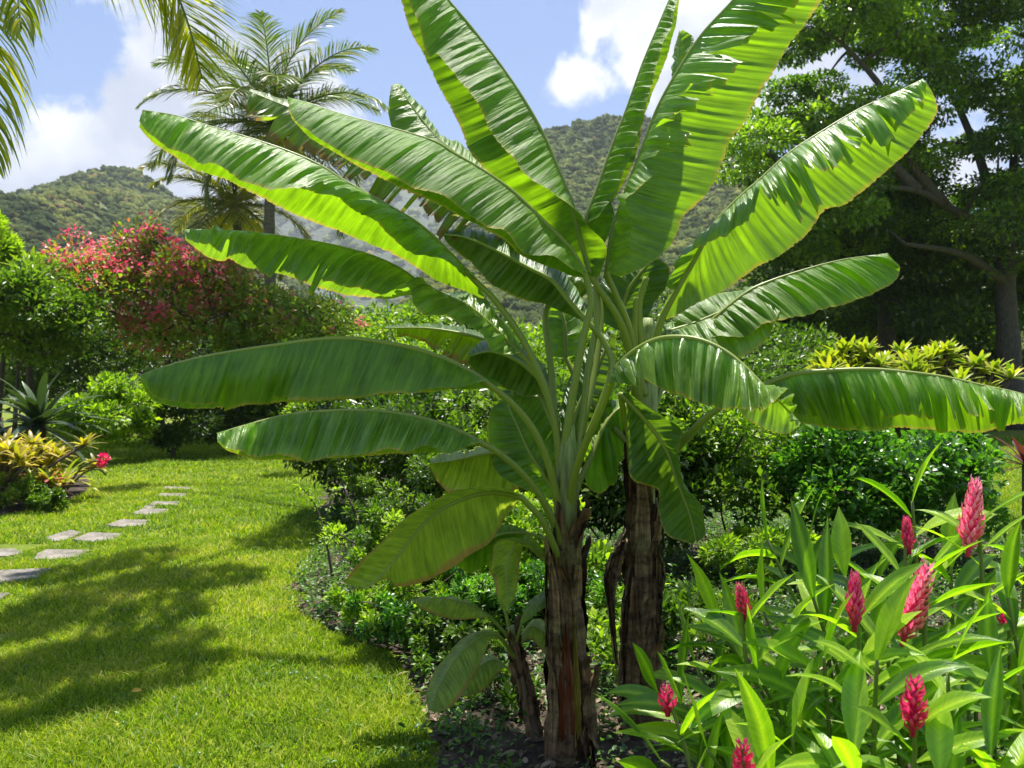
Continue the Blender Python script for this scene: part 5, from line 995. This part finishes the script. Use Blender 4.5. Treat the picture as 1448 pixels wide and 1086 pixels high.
gl = [((1380, 676), 2.55, 1400, 'red ginger with the tall closed pink cone at the far right, highest of all', big1),
 ((1312, 794), 2.40, 1300, 'red ginger with the large open pink spike in the middle right', big2),
 ((1294, 958), 2.0, 1290, 'red ginger with a crimson-pink spike low near the bottom edge', med),
 ((1281, 732), 2.60, 1275, 'red ginger with a dark red cone behind, in front of the bright bush', sm),
 ((1209, 812), 2.30, 1225, 'red ginger with a narrow opening red spike among the middle leaves', (.15, .045, 'gred', .45)),
 ((1045, 826), 2.35, 1070, 'red ginger with a small red spike left of the middle leaves', sm),
 ((942, 972), 2.40, 1010, 'red ginger with a small pink-red spike beside the right banana stem', (.08, .04, 'gred', .8)),
 ((1050, 1050), 2.0, 1060, 'red ginger with a red spike cut by the bottom edge of the picture', med),
 ((1426, 862), 2.7, 1430, 'red ginger with a small red flower at the far right edge', (.07, .04, 'gred', .9)),
 ((1085, 722), 2.75, 1210, 'leafy ginger stem standing tallest at the left of the clump', None),
 ((1290, 668), 2.75, 1310, 'leafy ginger stem topped by two long leaves below the level banana leaf', None),
 ((1195, 770), 2.55, 1290, 'leafy ginger stem leaning left in the centre of the clump', None),
 ((1140, 745), 2.85, 1190, 'leafy ginger stem right of the tallest left one', None),
 ((1020, 850), 2.60, 1150, 'leafy ginger stem leaning far left over the banana litter', None),
 ((965, 950), 2.50, 1100, 'leafy ginger stem leaning out towards the right banana stem', None),
 ((935, 1030), 2.45, 1080, 'lowest ginger stem at the left, its pale leaves pointing at the banana stem', None),
 ((1070, 900), 2.35, 1160, 'ginger stem with one broad glossy leaf in the left part of the clump', None),
 ((1165, 880), 2.30, 1180, 'ginger stem in the centre between the small red spikes', None),
 ((1240, 880), 2.10, 1230, 'ginger stem with a bright yellow-green leaf standing upright', None),
 ((1340, 900), 2.15, 1350, 'ginger stem right of the large open pink spike', None),
 ((1425, 800), 2.45, 1470, 'ginger stem at the right edge below the tall pink cone', None),
 ((1440, 900), 2.10, 1480, 'ginger stem with a long dark leaf at the right edge', None),
 ((1400, 1010), 1.95, 1430, 'ginger stem at the bottom right corner', None),
 ((1330, 1040), 1.95, 1350, 'ginger stem below the crimson-pink spike', None),
 ((1210, 1010), 2.00, 1220, 'ginger stem at the bottom, left of the crimson-pink spike', None),
 ((1120, 990), 2.20, 1140, 'ginger stem above the bottom edge, centre left of the clump', None),
 ((1030, 985), 2.55, 1060, 'ginger stem just above the cut-off red spike', None),
 ((1380, 830), 2.85, 1380, 'ginger stem behind the large open pink spike', None),
 ((1240, 790), 3.1, 1240, 'ginger stem at the back of the clump before the bright bush', None),
 ((1130, 850), 3.0, 1120, 'ginger stem at the back left of the clump', None),
 ((1450, 740), 3.0, 1440, 'ginger stem at the back right, beside the open grass', None),
 ((1280, 900), 2.75, 1280, 'dark-leaved ginger stem inside the clump', None),
 ((1180, 960), 2.6, 1170, 'shaded ginger stem inside the clump low in the middle', None),
 ((1090, 1050), 2.1, 1100, 'ginger stem at the bottom edge, left of centre of the clump', None),
 ((1440, 1060), 2.3, 1450, 'shaded ginger stem low at the right edge', None),
 ((1370, 960), 2.5, 1370, 'ginger stem right of the crimson-pink spike', None),
 ((930, 935), 2.60, 1060, 'ginger stem whose leaf tips touch the right banana stem', None), ((985, 905), 2.75, 1090, 'ginger stem behind the far-left leaning ones', None), ((1000, 1010), 2.25, 1120, 'bright ginger stem near the bottom between the small red spikes', None),
 ((1080, 820), 2.50, 1180, 'ginger stem rising just right of the small left red spike', None), ((1150, 800), 2.45, 1230, 'ginger stem leaning left in front of the tallest left one', None), ((1250, 840), 2.35, 1280, 'ginger stem left of the large open pink spike', None),
 ((1345, 760), 2.75, 1350, 'ginger stem left of the tall closed pink cone', None), ((1400, 900), 2.40, 1410, 'ginger stem at the right between the spikes and the edge', None), ((950, 1080), 2.3, 1080, 'ginger stem lowest at the bottom left of the clump', None)]
for i, (tp, Y, bu, lab, fl) in enumerate(gl): ginger(tp, Y, bu, lab, fl, seed=i, nleaf=10 if fl else 15, Lf=.30 if i < 9 else .335)
# ------------------------------------------------------------------ hills with forest
def hill(name, ridge, D, foot, colors, seed, rough=.10, crowns=0, cr=3.2, label=None, clear=.5, fcol='hillf'):
    """ridge: skyline read from the picture at distance D; the slope runs down to foot metres from here"""
    pts = np.array(ridge, float); us = np.linspace(pts[0, 0], pts[-1, 0], 170); vs = catmull(pts, 600); vs = np.interp(us, vs[:, 0], vs[:, 1])
    X0 = (us-CU)/F*D; H = CAMZ+(CV-vs)/F*D; js = np.linspace(-.35, 1, 90)
    rg = np.random.default_rng(seed)
    def surf(i_f, j):   # i_f in [0,1] along, j: 0 ridge .. 1 foot
        h = np.interp(i_f*169, np.arange(170), H); x0 = np.interp(i_f*169, np.arange(170), X0)
        y = D-(D-foot)*j; x = x0*(1-(1-foot/D)*np.clip(j, 0, 1)*.55)
        prof = np.where(j < 0, 1+.9*j, (1-np.clip(j, 0, 1))**1.25)
        sp = sum(np.sin(x/D*f_+p_+j*q_)*a_ for f_, p_, q_, a_ in zip(rfs, rps, rqs, ras))
        z = h*prof*(1+rough*6*sp*np.clip(j, 0, 1)*(1-np.clip(j, 0, 1)))-2*(j >= 1)
        return x, y, z
    rfs = rg.uniform(8, 40, 6); rps = rg.uniform(0, 6.28, 6); rqs = rg.uniform(-3, 6, 6); ras = 1/rfs*6
    I, J = np.meshgrid(np.linspace(0, 1, 170), js); x, y, z = surf(I.ravel(), J.ravel()); V = np.stack([x, y, z], 1)
    i = np.arange(89)[:, None]*170; j = np.arange(169)[None]; f = np.stack([i+j, i+j+1, i+170+j+1, i+170+j], -1).reshape(-1, 4)[:, ::-1]
    m, t, p, out = bsdf_mat(name); co = objco(t); c1, c2, c3 = colors
    s = 1/(cr*8); n1_ = noise_(t, s, 5, co, .6); n2_ = noise_(t, s*9, 4, co, .7)
    t.links.new(ramp(t, math_(t, 'ADD', math_(t, 'MULTIPLY', n1_, .6), math_(t, 'MULTIPLY', n2_, .4)), [(.38, c1), (.52, c2), (.66, c3)]), p.inputs['Base Color']); p.inputs['Roughness'].default_value = .95
    b = t.nodes.new('ShaderNodeBump'); b.inputs['Distance'].default_value = cr*.6; t.links.new(n2_, b.inputs['Height']); t.links.new(b.outputs[0], p.inputs['Normal'])
    o = mesh_obj(name, V, f, m); o['kind'] = 'structure'
    if crowns:
        bi = rg.uniform(0, 1, crowns*2); bj = rg.uniform(-.04, .98, crowns*2)**1.0
        x, y, z = surf(bi, bj)
        msk = np.sin(x*.035+seed)+np.sin(y*.05+x*.02+seed*2)+.6*np.sin(x*.11+y*.09); keep = (msk > -clear*1.4) & (z > 3); x, y, z = x[keep][:crowns], y[keep][:crowns], z[keep][:crowns]; n = len(x)
        # rounded crown: a lumpy hemisphere
        th = np.array([0, .45, .9, 1.35, 1.8]); na = 9; tv = [[0, 0, 1.]]
        for a_ in th[1:]: tv += [[math.sin(a_)*math.cos(q*2*math.pi/na+a_), math.sin(a_)*math.sin(q*2*math.pi/na+a_), math.cos(a_)] for q in range(na)]
        tv = np.array(tv); tri = np.array([[0, 1+q, 1+(q+1) % na] for q in range(na)]); qd = np.array([[1+k*na+q, 1+(k+1)*na+q, 1+(k+1)*na+(q+1) % na, 1+k*na+(q+1) % na] for k in range(3) for q in range(na)])
        r = cr*rg.uniform(.45, 1.25, n); Vv = tv[None]*(1+.22*rg.normal(size=(n, len(tv), 1)))*r[:, None, None]*np.array([1, 1, .85])+np.stack([x, y, z+r*.25], 1)[:, None]
        off = (np.arange(n)*len(tv))[:, None, None]
        a = Acc(); a.add(Vv.reshape(-1, 3), [(tri[None]+off).reshape(-1, 3), (qd[None]+off).reshape(-1, 4)], np.repeat(np.clip(.45+rg.normal(size=n)*.22+.12*msk[keep][:crowns], 0, 1), len(tv)))
        oo = a.obj('hillside_forest', FOREST[fcol]); oo['kind'] = 'stuff'; oo['label'] = label
def forest_mat(name, stops):
    m, t, p, out = bsdf_mat(name); c = ramp(t, attr(t, 'tint'), stops); n = noise_(t, 1.2, 4, objco(t), .7)
    t.links.new(mixc(t, 1.0, c, ramp(t, n, [(.35, (.45, .5, .45)), (.65, (1.35, 1.3, 1.2))]), 'MULTIPLY'), p.inputs['Base Color']); p.inputs['Roughness'].default_value = .9; p.inputs['Specular IOR Level'].default_value = .1
    b = t.nodes.new('ShaderNodeBump'); b.inputs['Distance'].default_value = 1.2; t.links.new(n, b.inputs['Height']); t.links.new(b.outputs[0], p.inputs['Normal']); return m
FOREST = {'hillf': forest_mat('forest', [(0, (.045, .075, .02)), (.45, (.11, .15, .03)), (.85, (.20, .22, .045)), (1, (.24, .18, .07))]),
          'hilld': forest_mat('forest_dark', [(0, (.025, .05, .016)), (.5, (.06, .095, .022)), (1, (.15, .15, .05))])}
hill('hill_far', [(-700, 330), (-300, 300), (0, 290), (300, 300), (400, 272), (470, 248), (560, 236), (650, 240), (760, 235), (900, 260), (1100, 300), (1500, 340), (1900, 330)], 1500, 800, ((.05, .07, .04), (.07, .09, .05), (.09, .10, .06)), 1, crowns=5000, cr=9, label='forest on the far ridge behind the palms', clear=3)
hill('hill_left', [(-420, 420), (-200, 330), (-60, 290), (20, 277), (60, 266), (110, 250), (150, 240), (170, 239), (200, 250), (245, 279), (290, 300), (340, 330), (385, 378), (425, 405), (470, 440), (560, 470)], 470, 130, ((.06, .09, .02), (.12, .15, .035), (.20, .20, .06)), 2, crowns=15000, cr=2.4, label='low forest covering the left hill', clear=1.0)
hill('hill_left_near', [(-700, 150), (-400, 200), (-200, 240), (-60, 268), (10, 281), (60, 305), (110, 338), (160, 378), (200, 405), (260, 440), (330, 470), (420, 500)], 250, 95, ((.03, .055, .018), (.05, .08, .02), (.08, .10, .03)), 3, crowns=9000, cr=1.9, label='darker forest on the nearer left slope', clear=1.3, fcol='hilld')
hill('hill_middle', [(540, 480), (600, 400), (655, 310), (700, 245), (735, 208), (760, 192), (800, 181), (850, 170), (890, 168), (940, 178), (1000, 200), (1100, 260), (1250, 330), (1500, 420)], 430, 130, ((.05, .075, .02), (.08, .11, .03), (.14, .15, .045)), 4, crowns=19000, cr=2.3, label='forest covering the hill behind the banana crown', clear=2.5)
# a pale lone broad tree and a few small ones on the skyline in the gap by the palms
for i, (u, Y, r, h) in enumerate([(495, 62, 1.3, 7.4), (512, 60, .9, 6.6), (450, 70, 2.2, 7.6), (540, 66, 1.8, 6.4)]):
    shrub('distant_tree', P2(u, Y), r, r, h, 3500, .35, 'dark' if i < 2 else 'mid', ['small round tree on the skyline in the gap above the long level leaf', 'bushy tree just right of the round skyline tree', 'low tree left in the skyline gap by the palm trunk', 'low tree right in the skyline gap'][i], 'tree', 'far trees in the gap by the palms', seed=170+i, clumps=24, low=.3, cr=.35)
# haze
hm = bpy.data.materials.new('haze'); hm.use_nodes = True; t = hm.node_tree; t.nodes.clear(); pv = t.nodes.new('ShaderNodeVolumePrincipled'); ou = t.nodes.new('ShaderNodeOutputMaterial')
pv.inputs['Color'].default_value = (.80, .86, .97, 1); pv.inputs['Density'].default_value = HAZE; pv.inputs['Anisotropy'].default_value = .3; t.links.new(pv.outputs[0], ou.inputs['Volume'])
hx, hy0, hy1, hz0, hz1 = 2150, -1100, 1650, -8, 425
V = np.array([[x, y, z] for x in (-hx, hx) for y in (hy0, hy1) for z in (hz0, hz1)], float)
hz = mesh_obj('haze', V, np.array([[0, 1, 3, 2], [4, 6, 7, 5], [0, 4, 5, 1], [2, 3, 7, 6], [0, 2, 6, 4], [1, 5, 7, 3]]), hm, smooth_=False); hz['kind'] = 'stuff'; hz['label'] = 'thin bright haze over the hills'
hm.cycles.homogeneous_volume = True
